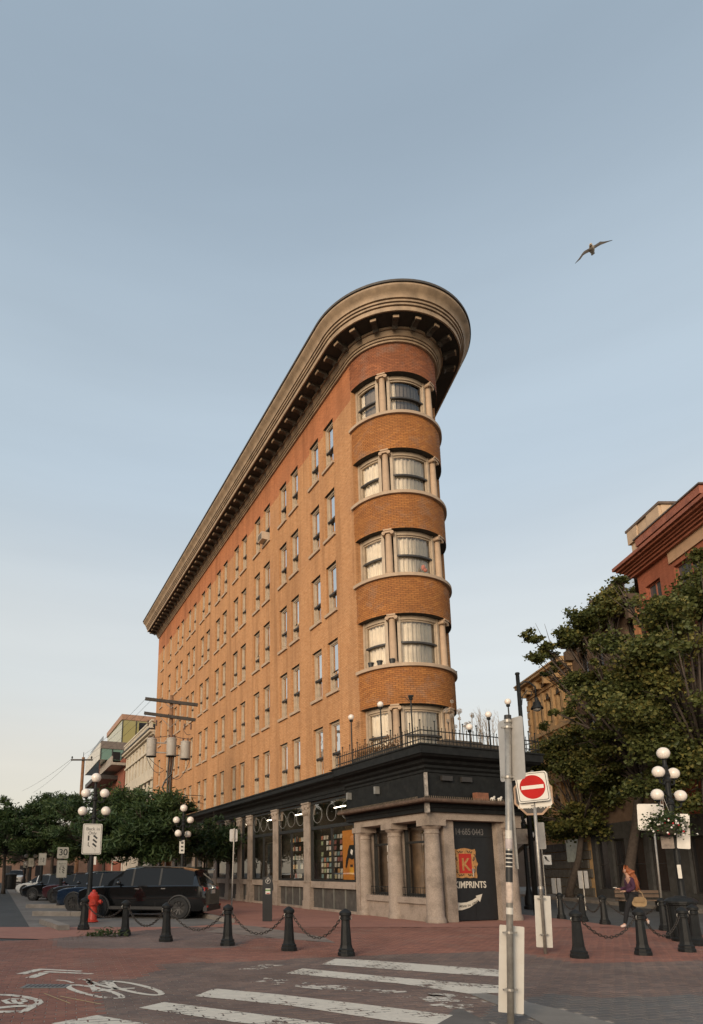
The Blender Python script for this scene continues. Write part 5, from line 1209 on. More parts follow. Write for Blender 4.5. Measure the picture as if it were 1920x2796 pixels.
# --- globe lamp posts
def globe_lamp(name,p,h,rot1,rot2,label,r=.165,gl=True):
    p=Vector(p); e=empty(name,p,label,'street lamp','globe street lamps')
    def pt(x,y,z): return p+Vector((x,y,z))
    autosmooth(MB().lathe([(.26,0),(.26,.12),(.22,.16),(.2,.5),(.15,.6),(.13,.75),(.1,.85),(.085,1.1),(.075,h-1.5),(.06,h-.45),(.08,h-.4),(.05,h-.34),(.05,h-.2),(.09,h-.17)],c=p,n=12).build('post',black_iron,e),35)
    k=0
    for z,rad,rot in ((h-.56,.33,rot1),(h-1.20,.42,rot2)):
        for s in (0,math.pi):
            a=rot+s; dx,dy=math.cos(a),math.sin(a); mb=MB()
            mb.tube([pt(0,0,z-.16),pt(dx*rad*.5,dy*rad*.5,z-.34),pt(dx*rad*.95,dy*rad*.95,z-.30),pt(dx*rad,dy*rad,z-.17)],[.03,.026,.024,.03],7)
            mb.tube([pt(dx*.04,dy*.04,z-.02),pt(dx*rad*.35,dy*rad*.35,z+.06),pt(dx*rad*.5,dy*rad*.5,z-.08),pt(dx*rad*.3,dy*rad*.3,z-.14),pt(dx*rad*.22,dy*rad*.22,z-.05)],.016,6)
            mb.lathe([(.03,-.2),(.09,-.165),(.075,-.12)],c=pt(dx*rad,dy*rad,z),n=12)
            arm=mb.build('arm',black_iron,e); MB().sphere(pt(dx*rad,dy*rad,z),r,20,14).build('globe',white_globe,e,True)
        MB().lathe([(.05,-.3),(.1,-.26),(.11,-.2),(.06,-.12),(.08,-.05),(.05,.02)],c=pt(0,0,z),n=12).build('collar',black_iron,e)
    MB().sphere(pt(0,0,h),r*1.05,20,14).build('globe',white_globe,e,True); return e
def px_lamp(px,py,Y,*a,**k):
    t=AT(px,py,Y); return globe_lamp('globe_lamp',(t.x,t.y,0),t.z,*a,**k),t
L1,t1=px_lamp(263,2124,23,.12,-.05,'five globe street lamp carrying the parking sign behind the hydrant')
L2,t2=px_lamp(502,2207,30.5,.0,1.15,'five globe street lamp in front of the utility pole')
L3,t3=px_lamp(1811.5,2057,18,.45,.30,'five globe street lamp with flower basket at the right')
L4,t4=px_lamp(1425,2208,29,.5,1.9,'five globe street lamp half hidden behind the no entry sign')
L5,t5=px_lamp(1780,2275,36,.3,1.6,'small far globe street lamp below the flower basket')
L6,t6=px_lamp(86,2318,52,.4,1.2,'distant globe street lamp under the left trees')
# --- sign helpers
def rrect(w_,h_,r=.05,n=4):
    P=[]
    for cx,cy,a0 in ((w_/2-r,h_/2-r,0),(-w_/2+r,h_/2-r,90),(-w_/2+r,-h_/2+r,180),(w_/2-r,-h_/2+r,270)):
        for i in range(n+1): a=R(a0+90*i/n); P.append((cx+r*math.cos(a),cy+r*math.sin(a)))
    return P
def plate(name,c,X,Y,w_,h_,mat,parent,th=.008,r=.05): return MB().prism(rrect(w_,h_,r),th,c,X,Y).build(name,mat,parent)
def border(name,c,X,Y,w_,h_,mat,parent,bw=.012,r=.045,lift=.0095):
    c=Vector(c);X=Vector(X);Y=Vector(Y);N=X.cross(Y).normalized()*lift; a=rrect(w_,h_,r);b=rrect(w_-2*bw,h_-2*bw,r-bw*.6); n=len(a); mb=MB()
    mb.add([c+N+X*p+Y*q for p,q in a]+[c+N+X*p+Y*q for p,q in b],[(i,(i+1)%n,n+(i+1)%n,n+i) for i in range(n)]); return mb.build(name,mat,parent)
XC=Vector((1,0,0))
def face_cam(px):  # unit vector along a plate turned to face the camera at this image column
    a=math.atan2(px-CX,1793); return Vector((math.cos(a),-math.sin(a),0))
dim_sheet=M('shade dimmed sheeting',(.36,.34,.29),.6,var=.1)  # greyer sheeting: shadow on the far signs put into the colour
def backin(parent,c,X,w_,h_,text=True,sm=None):
    pl=plate('parking_sign',c,X,UZ,w_,h_,sm or sign_white,parent); k=w_/.66; N=Vector(X).cross(UZ)*.0092
    border('border',c,X,UZ,w_-.05*k,h_-.05*k,ink,pl,.013*k); X=Vector(X)
    if text:
        lettering('sign_text','Back in',.155*k,c+N+X*(-.22*k)+UZ*(.30*k),X,UZ,ink,pl,ext=.0008,width=.45*k); lettering('sign_text','Only',.155*k,c+N+X*(-.14*k)+UZ*(.155*k),X,UZ,ink,pl,ext=.0008,width=.28*k)
    mb=MB()
    def rect(x,y,a,b,ang=0):
        ca_,sa_=math.cos(ang),math.sin(ang); mb.add([c+N+X*((x+u*ca_-v*sa_)*k)+UZ*((y+u*sa_+v*ca_)*k) for u,v in ((-a,-b),(a,-b),(a,b),(-a,b))],[(0,1,2,3)])
    rect(-.12,.03,.028,.09); rect(.11,.07,.085,.03,-.7); rect(.10,-.07,.085,.03,-.7); rect(.09,-.21,.085,.03,-.7); rect(-.12,-.17,.012,.06); rect(-.095,-.245,.04,.012,-.5)
    mb.build('sign_symbol',ink,pl); mb=MB(); rect(.07,-.33,.1,.006,-.8); rect(.12,-.36,.006,.1); mb.build('fine_lines',galv,pl); return pl
OFF[L1]=L1.location.copy(); c=AT(254.5,2291,22.84); backin(L1,Vector((t1.x+.02,t1.y-.14,c.z)),face_cam(255),.66,1.06)
MB().box((t1.x+.16,t1.y-.11,AT(262,2350,22.8).z),(.08,.01,.28)).build('sticker',sign_white,L1)
c=AT(503,2312,30.4); pl=plate('tow_sign',Vector((t2.x-.02,t2.y-.1,c.z)),face_cam(503),UZ,.24,.62,sign_white,L2,r=.03)
for k in range(3): MB().box((t2.x-.02,t2.y-.112,c.z+.17-.17*k),(.13,.004,.07)).build('sign_symbol',ink if k!=2 else ink,pl)
# sign posts on the left street
def post(p,h,r,mat,e): return MB().tube([p,p+Vector((0,0,h))],r,8).build('post',mat,e)
for lb,px,pt_,pb,Y,num in (('speed and parking signs on a dark post among the parked cars',173,2313,2392,33,1),('small parking sign farther along the left street',117,2330,2363,42,0),('far pale parking sign beside the distant globe lamp',86,2343,2367,50,0),('farthest pale parking sign at the far left',70,2352,2370,56,0)):
    a=AT(px,pt_,Y); b=AT(px,pb,Y); q=Vector((a.x,a.y,0)); e=empty('sign_post',q,lb,'sign post'); post(q,a.z,.09,black_iron,e); X=face_cam(px); N=X.cross(UZ)*.1
    if num:
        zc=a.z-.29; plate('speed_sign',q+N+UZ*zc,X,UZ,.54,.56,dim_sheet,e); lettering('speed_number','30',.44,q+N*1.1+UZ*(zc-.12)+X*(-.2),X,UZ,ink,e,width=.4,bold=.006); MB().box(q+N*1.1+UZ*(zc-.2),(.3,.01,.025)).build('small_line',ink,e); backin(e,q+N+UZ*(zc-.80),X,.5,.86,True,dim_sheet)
    else:
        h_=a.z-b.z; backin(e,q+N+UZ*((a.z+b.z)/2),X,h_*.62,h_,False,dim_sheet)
# grey sign back on a thin pole before the shopfront
q=G(630,2500,0); q=AT(632,2500,26.5); q=Vector((q.x,26.5,0)); tp=AT(640,2262,26.5)
e=empty('sign_post',q,'thin grey sign pole with dark sign back before the shop windows','sign post'); MB().tube([q,Vector((tp.x,26.5,tp.z))],.03,8).build('post',galv,e); plate('sign_back',Vector((tp.x-.03,26.55,tp.z-.28)),face_cam(640),UZ,.32,.5,sign_back,e)
for z in (.08,.42,1.0): MB().box((tp.x-.01,26.5,tp.z-z),(.1,.08,.02)).build('clamp',galv,e)
# no parking board behind the black car
q=AT(318,2390,44); q.z=0; e=empty('shop_board',q,'white upright board with a round red mark under the left trees','sign'); a=AT(318,2334,44)
MB().box((q.x,44,a.z),(.75,.05,.85)).build('panel',sign_white,e); MB().tube([(q.x,43.965,a.z+.05),(q.x,43.96,a.z+.05)],.2,20).build('red_mark',red_ink,e)
for s in (-.33,.33): MB().tube([(q.x+s,44,0),(q.x+s,44,a.z+.6)],.05,8).build('leg',sign_white,e)
# --- foreground leaning pole with sign backs
b0=Vector((2.485,7.21,0)); b1=Vector((2.715,7.21,3.30)); up_=(b1-b0).normalized()
e=empty('foreground_sign_post',b0,'leaning grey foreground pole with blank sign backs, nearest the camera','sign post')
MB().tube([b0-up_*.05,b1],.036,14).build('post',galv,e,True)
MB().tube([b1-up_*.01,b1+up_*.035],.04,12).build('cap',ink,e); MB().tube([b1-up_*.05,b1-up_*.02],.043,12).build('band',galv,e)
def quadplate(name,pts,th,mat,parent):
    P=[Vector(p) for p in pts]; n=(P[1]-P[0]).cross(P[3]-P[0]).normalized()*th; MB().hexa([p for p in P]+[p+n for p in P]).build(name,mat,parent)
def bplate(name,pts,Ys,mat,parent,th=.005):
    P=[AT(x,y,Y) for (x,y),Y in zip(pts,Ys)]
    X=(P[1]-P[0]); w_=X.length; X.normalize(); Yv=(P[0]-P[3]); h_=Yv.length; Yv=(Yv-X*X.dot(Yv)).normalized(); c=(P[0]+P[1]+P[2]+P[3])/4
    return MB().prism(rrect(w_,h_,.012 if 'lower' in name else .035),-th,c,X,Yv).build(name,mat,parent)
bplate('lower_sign',[(1360.6,2522.6),(1428.3,2529),(1434.7,2776),(1364.8,2762)],[7.30]*4,sign_white,e)
bplate('left_sign_back',[(1361.5,1972),(1398,1958),(1400,2127),(1366.5,2137)],[7.52,7.28,7.28,7.52],sign_back,e)
bplate('right_sign_back',[(1386,1964),(1429,1952),(1431,2128),(1390,2133)],[7.27,7.06,7.06,7.27],sign_back,e)
for t in (.93,2.62,3.2,.35):
    c=b0+up_*t; MB().tube([c-up_*.012,c+up_*.012],.045,12).build('clamp',galv,e); MB().box(c+Vector((0,.0,0)),(.15,.03,.018)).build('clamp_bar',galv,e)
c=b0+up_*2.2; MB().bar(c+Vector((.06,.04,-.6)),c+Vector((.06,.04,1.0)),.05,.02,up=(1,0,0)).build('rail',galv,e)
for k,(t0,t1_,m_) in enumerate(((1.93,2.02,sign_white),(1.82,1.925,M('pale pink sticker',(.55,.47,.45),.6)),(1.60,1.80,ink),(1.46,1.60,ink),(1.24,1.455,M('torn paper sticker',(.50,.40,.33),.8,var=.4,sc_=12)),(1.12,1.19,sign_white))):
    MB().tube([b0+up_*t0,b0+up_*t1_],.0372,14,caps=False).build('sticker',m_,e,True)
for k in range(4): MB().tube([b0+up_*(1.62+.045*k),b0+up_*(1.632+.045*k)],.0378,14,caps=False).build('sticker_print',sign_white,e,True)
# --- no entry sign
q=G(1490,2605); tpn=AT(1453,2105,13.22); e=empty('no_entry_sign',q,'red and white no entry sign on a grey pole with blank white sign below','traffic sign')
tpn=Vector((tpn.x,13.22,tpn.z)); MB().tube([q,tpn],.032,12).build('post',galv,e,True); MB().tube([q.lerp(tpn,.34),q.lerp(tpn,.355)],.045,10).build('sleeve',galv,e)
X=face_cam(1455); c=AT(1454,2149,13.12); tilt=(tpn-q).normalized()
tl=math.radians(4); X2=(X*math.cos(tl)+UZ*math.sin(tl)); Y2=(UZ*math.cos(tl)-X*math.sin(tl))
bk_=AT(1457,2158,13.2); plate('rear_plate',bk_,X2,Y2,.625,.70,sign_white,e)
pl=plate('plate',c,X2,Y2,.61,.61,sign_white,e); N=X2.cross(Y2)
border('border',c,X2,Y2,.57,.57,ink,pl,.012)
MB().add([c+N*.0095]+[c+N*.0095+(X2*math.cos(i*math.pi/24)+Y2*math.sin(i*math.pi/24))*.245 for i in range(48)],[(0,i+1,(i+1)%48+1) for i in range(48)]).build('red_disc',red_ink,pl)
MB().add([c+N*.0105+X2*a+Y2*b for a,b in ((-.215,-.04),(.215,-.04),(.215,.035),(-.215,.035))],[(0,1,2,3)]).build('white_bar',sign_white,pl)
bplate('lower_sign',[(1456.5,2445),(1500.8,2447),(1512.7,2588),(1468,2586.5)],[13.27]*4,sign_white,e)
for t in (.10,.29,.80,.99): cc_=q.lerp(tpn,t); MB().box(cc_,(.15,.05,.022)).build('clamp',galv,e)
# --- octagonal hanging shop sign at the far side of the podium
c=AT(1456,2172,21.0); e=empty('octagonal_sign',c-UZ*.7,'octagonal dark hanging shop sign with cream edge and phone number behind the no entry sign','shop sign')
X=face_cam(1456); oc=[(.64*math.cos(R(22.5+45*i))*1.0,.70*math.sin(R(22.5+45*i))) for i in range(8)]
MB().prism(oc,.05,c,X,UZ).build('panel',M('sign black brown',(.03,.026,.022),.6),e)
a=[c+X.cross(UZ)*.053+X*p+UZ*q_ for p,q_ in oc]; b=[c+X.cross(UZ)*.053+X*p*.9+UZ*q_*.9 for p,q_ in oc]; MB().add(a+b,[(i,(i+1)%8,8+(i+1)%8,8+i) for i in range(8)]).build('edge_band',M('tan edge paint',(.34,.22,.14),.7),e)
lettering('phone_number','604.685 0443',.17,c+X.cross(UZ)*.054+X*(-.50)+UZ*(-.43),X,UZ,cream_ink,e,width=1.0)
MB().bar(c+UZ*.72+X*-.9,c+UZ*.72+X*.5,.05,.06).build('bracket',black_iron,e)
# --- notices on the lamp behind the no entry sign
OFF[L4]=L4.location.copy()
for i,(px,w_) in enumerate(((1414,.42),(1436,.42))):
    p_=AT(px,2284,28.8); plate('notice',p_,face_cam(px),UZ,w_,.66,M('tan notice board %d'%i,(.42,.33,.25),.7,var=.2,sc_=5),L4)
for p_,w_,h_,lb in (((1477,2282,27),.34,1.1,'tall blank beige sign back right of the no entry pole'),):
    c=AT(p_[0],p_[1],p_[2]); e=empty('sign_post',(c.x,c.y,0),lb,'sign post'); plate('sign_back',c,face_cam(1477),UZ,w_,h_,sign_back,e); MB().tube([(c.x,c.y+.03,0),(c.x,c.y+.03,c.z+.5)],.03,8).build('post',galv,e)
# paired far signs on posts
for lb,px,yt,yb,Y in (('pair of narrow pale sign boards on a post, left of the two',1517,2398,2440,30),('pair of narrow pale sign boards on a post, right of the two',1590,2378,2426,28)):
    a=AT(px,yt,Y); b=AT(px,yb,Y); e=empty('sign_post',(a.x,a.y,0),lb,'sign post'); h_=a.z-b.z
    for s in (-.125,.125): plate('narrow_sign',Vector((a.x+s,a.y-.02,(a.z+b.z)/2)),XC,UZ,.17,h_,sign_back,e,r=.02)
    MB().tube([(a.x,a.y+.03,0),(a.x,a.y+.03,a.z)],.03,8).build('post',galv,e)
# white poster with black figure shape
c=AT(1494,2348,34); e=empty('poster',c-UZ*.4,'white paper poster with a black blot hung before the shop base','poster'); plate('paper',c,face_cam(1494),UZ,.42,.5,M('white paper',(.78,.78,.76),.7),e,r=.005)
MB().prism([(-.12,.2),(-.02,.16),(.03,.02),(.14,-.12),(.02,-.06),(-.1,.06)],.002,c+face_cam(1494).cross(UZ)*.01,face_cam(1494),UZ).build('blot',ink,e)
# --- right-hand signs and basket
q=G(1814,2530); q=Vector((q.x,q.y,0)); tp=AT(1779,2196,q.y); e=empty('sign_post',q,'thin pole with blank beige sign back left of the flower basket','sign post')
MB().tube([q,tp],.03,10).build('post',galv,e,True); c=AT(1778,2231,q.y-.05); X=face_cam(1778); tl=R(3); plate('sign_back',c+Vector((0,.02,0)),X*math.cos(tl)+UZ*math.sin(-tl),UZ*math.cos(tl)+X*math.sin(tl),.70,.80,sign_back,e)
for s in (.0,.05): MB().bar(tp+Vector((s-.02,-.06,.03)),tp+Vector((s+.02,-.06,-.5)),.015,.015,up=(1,0,0)).build('rail',ink,e)
OFF[L3]=L3.location.copy(); c=AT(1866,2270,17.8); tl=R(5); plate('sign_back',c,face_cam(1866)*math.cos(tl)-UZ*math.sin(tl),UZ*math.cos(tl)+face_cam(1866)*math.sin(tl),.31,.95,sign_back,L3,r=.03)
c=AT(1823,2300,17.8); plate('small_sign',c,face_cam(1823),UZ,.3,.34,M('grey weathered plate',(.22,.18,.15),.7,var=.4,sc_=8),L3,r=.02)
c=AT(1856,2380,17.7); plate('sticker_strip',c,face_cam(1856),UZ,.09,.36,sign_white,L3,r=.01)
hb=AT(1818,2248,17.6); e=empty('hanging_basket',hb-UZ*.35,'hanging basket of white and red flowers on the right hand lamp post','flower basket')
MB().lathe([(.05,-.34),(.2,-.28),(.3,-.1),(.31,-.05)],c=hb,n=16).build('basket',M('moss basket',(.05,.045,.03),.95),e)
tpz=AT(1808,2170,17.75)
for s in (-.25,.0,.25): MB().tube([hb+Vector((s,0,-.05)),Vector((tpz.x,tpz.y,tpz.z))],.006,5).build('hanger',galv,e)
MB().tube([Vector((t3.x,t3.y-.05,tpz.z-.1)),Vector(((t3.x+tpz.x)/2,17.9,tpz.z+.12)),Vector((tpz.x,tpz.y,tpz.z+.05)),Vector((tpz.x,tpz.y,tpz.z-.03))],.02,6).build('bracket',black_iron,e)
rf_=np.random.default_rng(9); P=np.array(hb)+rf_.normal(size=(1900,3))*np.array([.24,.2,.14])+np.array([0,0,.02]); P[:,2]-=.35*np.maximum(0,np.abs(P[:,0]-hb.x)-.25)
kind(crown('leaves',e,e.location,P,.06,leafmat('basket leaves',(.03,.05,.018),(.05,.075,.025),(.10,.12,.04)),rf_,'leaf'),'stuff')
for i in range(46):
    v=Vector(rf_.normal(size=3)); v=Vector((v.x*.25,-abs(v.y)*.18-.08,v.z*.12-.06)); m_=('white petals',(.72,.68,.62)) if i%4 else ('red petal',(.55,.03,.04))
    mm=MATS.get(m_[0]) or M(m_[0],m_[1],.7); mb=MB(); mb.sphere(hb+v,.028,6,4,0,(1,.6,1)); mb.build('flower',mm,e)
# --- tall lamp with a gooseneck arm behind the sign posts
p_=AT(1436,2150,25); q=Vector((p_.x,25,0)); tp=AT(1413,1842,25); e=empty('gooseneck_lamp',q,'tall black street lamp with scrolled arm and bell shade above the terrace','street lamp')
MB().tube([q,Vector((tp.x,25,tp.z))],[.10,.075],12).build('post',black_iron,e,True); MB().lathe([(.09,0),(.1,.03),(.08,.08),(.02,.1)],c=(tp.x,25,tp.z),n=12).build('finial',black_iron,e)
hd=AT(1466,1925,25); j=AT(1421,1870,25); k_=AT(1445,1866,25)
MB().tube([j,j.lerp(k_,.5)+UZ*.1,k_+UZ*.05,Vector((hd.x,25,k_.z-.15)),Vector((hd.x,25,hd.z+.3))],.035,8).build('arm',black_iron,e,True)
sc2=MB(); j2=AT(1425,1925,25); sc2.tube([j2,j2+Vector((.05,0,.35)),j2+Vector((.25,0,.6)),j2+Vector((.45,0,.55)),j2+Vector((.4,0,.38))],.02,6); sc2.build('scroll',black_iron,e)
autosmooth(MB().lathe([(.05,.32),(.07,.28),(.07,.16),(.13,.12),(.15,.0),(.24,-.12),(.25,-.16)],c=hd,n=16,caps=False).build('shade',black_iron,e),50); MB().sphere(hd+Vector((0,0,-.16)),.16,14,8,0,(1,1,.7)).build('lens',M('lamp lens',(.25,.24,.22),.3),e,True)
# --- hydrant
q=G(252,2517); e=empty('fire_hydrant',q,'bright red fire hydrant behind the first chain bollard','hydrant'); hyd=M('hydrant red paint',(.46,.03,.014),.45,var=.12,sc_=8,dirt=((.25,.04,.02),5,.4))
autosmooth(MB().lathe([(.19,0),(.19,.04),(.14,.05),(.14,.10),(.13,.12),(.13,.48),(.17,.52),(.17,.56),(.165,.6),(.175,.75),(.18,.78),(.18,.82),(.13,.86),(.115,.92),(.06,.95),(.055,1.0),(.02,1.01)],c=q,n=18).build('barrel',hyd,e),40)
for dx,dy,r_ in ((-1,0,.075),(1,0,.075),(.15,-1,.09)):
    d=Vector((dx,dy,0)).normalized(); c=q+UZ*.62; MB().tube([c+d*.12,c+d*.2,c+d*.2,c+d*.26],[r_*.8,r_*.8,r_,r_],12).build('nozzle',hyd,e); MB().tube([c+d*.26,c+d*.30],.025,6).build('nut',hyd,e)
# --- parking pay station
q=G(730,2515); e=empty('parking_meter',q,'tall black parking pay station in front of the shop windows','parking meter'); X=face_cam(730); Nn=X.cross(UZ)
mk_=M('black meter casing',(.018,.018,.018),.4,var=.2)
MB().prism([(-.16,0),(.16,0),(.165,.95),(.20,1.0),(.20,1.12),(.14,1.46),(-.16,1.40),(-.16,1.0)],.26,q-Nn*.13,X,UZ).build('casing',mk_,e)
fc=q+Nn*.134
MB().tube([fc+X*.02+UZ*1.28,fc+X*.02+UZ*1.28+Nn*.004],.085,20).build('badge',sign_white,e); MB().tube([fc+X*.02+UZ*1.28+Nn*.003,fc+X*.02+UZ*1.28+Nn*.006],.075,20).build('badge_disc',ink,e); lettering('badge_letter','P',.13,fc+X*(-.018)+UZ*1.235+Nn*.009,X,UZ,sign_white,e)
MB().prism([(-.06,.86),(.10,.86),(.10,1.04),(-.06,1.04)],.004,fc,X,UZ).build('tariff_label',sign_white,e); MB().prism([(-.06,.96),(.10,.96),(.10,1.01),(-.06,1.01)],.006,fc,X,UZ).build('green_stripe',M('green label',(.12,.25,.08),.6),e); MB().prism([(-.03,.87),(.08,.87),(.08,.895),(-.03,.895)],.006,fc,X,UZ).build('red_print',red_ink,e); MB().prism([(-.02,1.38),(.06,1.385),(.06,1.40),(-.02,1.395)],.004,fc,X,UZ).build('slot',galv,e)
# --- utility pole with transformers
pw_=M('weathered pole timber',(.20,.105,.055),.9,var=.3,sc_=5,bump=.4,bsc=18); UY=34.0
a=AT(469,1905,UY); q=Vector((AT(463,2300,UY).x,UY,0)); tp=Vector((a.x,UY,a.z)); e=empty('utility_pole',q,'wooden utility pole with two crossarms and three grey transformers','utility pole')
MB().tube([q,tp+UZ*.12],[.145,.10],12).build('pole',pw_,e,True)
arm_m=M('dark crossarm timber',(.045,.038,.032),.9,var=.3,sc_=6)
l=AT(397,1908,UY-.2); r_=AT(540,1925,UY-.2); MB().bar(l,r_,.12,.17).build('crossarm',arm_m,e); l2=AT(394,1947,UY-.2); r2=AT(534,1966,UY-.2); MB().bar(l2,r2,.12,.16).build('crossarm',arm_m,e)
for u in (-.7,.7): MB().tube([tp+Vector((u*.9,-.22,-.05)),tp+Vector((0,-.1,-.62))],.018,5).build('brace',galv,e); MB().tube([Vector((tp.x,UY,0))+Vector((u*1.0,-.22,l2.z-.08)),tp+Vector((0,-.1,-1.7))],.018,5).build('brace',galv,e)
for k,px in enumerate((405,428,505,522)):
    c=AT(px,1960 if k<2 else 1970,UY-.2); MB().lathe([(.03,-.45),(.05,-.4),(.03,-.35),(.05,-.3),(.03,-.25),(.05,-.2),(.03,-.12)],c=c,n=8).build('insulator',M('brown insulator %d'%k,(.10,.06,.045),.4),e)
tm=M('pale grey transformer tank',(.36,.33,.29),.6,var=.1,sc_=6,dirt=((.25,.17,.11),4,.35))
for i,(px,y0,y1,dy) in enumerate(((415,2018,2066,-.25),(469,2017,2065,-.45),(507,2026,2073,-.3))):
    a_=AT(px,y0,UY+dy); b_=AT(px,y1,UY+dy); h_=a_.z-b_.z; c=Vector((a_.x,UY+dy,b_.z)); t_=MB().lathe([(.24,0),(.25,.02),(.262,.05),(.266,h_-.06),(.28,h_-.05),(.28,h_),(.2,h_+.04)],c=c,n=20).build('transformer',tm,e,True); autosmooth(t_,40)
    MB().lathe([(.275,-.012),(.28,.012)],c=c,n=20).build('base_rim',ink,t_)
    for s in (-.12,.12): MB().lathe([(.03,h_),(.055,h_+.06),(.03,h_+.1),(.05,h_+.15),(.03,h_+.2)],c=c+Vector((s,-.05,0)),n=8).build('bushing',MATS['brown insulator 0'],t_)
    MB().bar(c+Vector((0,0,h_*.8)),Vector((tp.x,UY,c.z+h_*.8)),.07,.06).build('bracket',galv,e); MB().bar(c+Vector((0,0,h_*.25)),Vector((tp.x,UY,c.z+h_*.25)),.07,.06).build('bracket',galv,e)
def wire(name,pts,r,par): MB().tube(pts,r,5).build(name,ink,par)
def cat(a,b,s,n=14): return [a.lerp(b,i/n)-UZ*(s*4*i/n*(1-i/n)) for i in range(n+1)]
A=lambda x,y,d=-.3:AT(x,y,UY+d)
for pts in (cat(A(400,2060),A(445,2100),.1),cat(A(400,2066),A(448,2102),.45),cat(A(520,2070),A(470,2122),.5),cat(A(400,2010),A(465,2008),.08),cat(A(470,2008),A(522,2018),.05),cat(A(468,2070),A(462,2120),.0),cat(A(500,1990),A(520,2005),.15)): wire('cable',pts,.016,e)
lp_=[A(470,2112)+Vector((0,-.05,0)),A(452,2130),A(443,2150),A(450,2164),A(462,2166)]; wire('loop_cable',lp_,.045,e)
wire('riser_cable',[A(478,2010),A(472,2090),A(466,2120),A(462,2180),A(458,2260)],.04,e); wire('riser_cable',[A(462,2060),A(458,2110),A(456,2180),A(452,2260)],.05,e)
# second, distant pole with wires
FY=62; a=AT(228,2068,FY); e=empty('utility_pole',(a.x,FY,0),'distant brown utility pole with one crossarm rising above the left trees','utility pole'); MB().tube([(a.x,FY,0),(a.x,FY,a.z)],[.2,.15],8).build('pole',pw_,e); MB().bar(AT(194,2075,FY-.2),AT(253,2075,FY-.2),.12,.14).build('crossarm',arm_m,e); MB().tube([(a.x,FY,a.z),(a.x,FY,a.z+.5)],.03,5).build('pin',ink,e)
for px in (197,250): c=AT(px,2072,FY-.2); MB().lathe([(.05,0),(.09,.1),(.05,.25)],c=c,n=8).build('insulator',ink,e)
for (x0,y0),(x1,y1) in (((195,2073),(60,2160)),((200,2073),(90,2165)),((252,2073),(400,1950)),((230,2060),(398,1908)),((240,2064),(420,1905))):
    wp=cat(AT(x0,y0,FY-.2),AT(x1,y1,UY if x1>300 else 95),.25); o=MB().tube(wp,.008 if x1>300 else .012,4).build('overhead_wire',ink); 
    tag(o,{60:'overhead wire falling to the left from the distant pole, upper',90:'overhead wire falling to the left from the distant pole, lower',400:'overhead wire between the two utility poles, lowest',398:'overhead wire from the distant pole to the upper crossarm end',420:'overhead wire from the distant pole to the upper crossarm middle'}[x1],'wire','overhead wires')
# --- litter bins
def bin_(p,label,h=1.05,r=.3):
    e=empty('litter_bin',p,label,'litter bin'); p=Vector(p)
    MB().lathe([(r*.95,0),(r,.06),(r*.9,.1),(r*.95,h*.8),(r*1.05,h*.82),(r*1.05,h*.86)],c=p,n=14).build('body',black_iron,e); MB().lathe([(r*1.2,h*.86),(r*1.2,h*.9),(r*.9,h*.97),(r*.45,h),(r*.4,h*1.02),(.02,h*1.02)],c=p,n=14).build('lid',black_iron,e)
    for k in range(12): a=k*math.pi/6; MB().bar(p+Vector((r*math.cos(a),r*math.sin(a),.1)),p+Vector((r*1.0*math.cos(a),r*1.0*math.sin(a),h*.8)),.04,.02,up=(math.cos(a),math.sin(a),0)).build('slat',black_iron,e)
p_=G(1868,2570); bin_(Vector((p_.x+.05,p_.y,0)),'black domed litter bin among the bollards at the right',1.0,.30)
p_=G(27,2428); bin_(p_,'dark litter bin standing at the kerb at the far left',1.5,.5)
# wooden bench by the right street
q=AT(1750,2460,27); q=Vector((q.x,27,0)); e=empty('street_bench',q,'dark bench half hidden behind the walking woman','bench')
for k in range(3): MB().box((q.x,27-.18+k*.18,.45),(1.8,.14,.04)).build('seat_slat',brown,e)
for k in range(2): MB().box((q.x,27.25,.62+k*.16),(1.8,.04,.12)).build('back_slat',brown,e)
for s in (-.75,.75): MB().box((q.x+s,27,.22),(.06,.5,.44)).build('leg',black_iron,e)
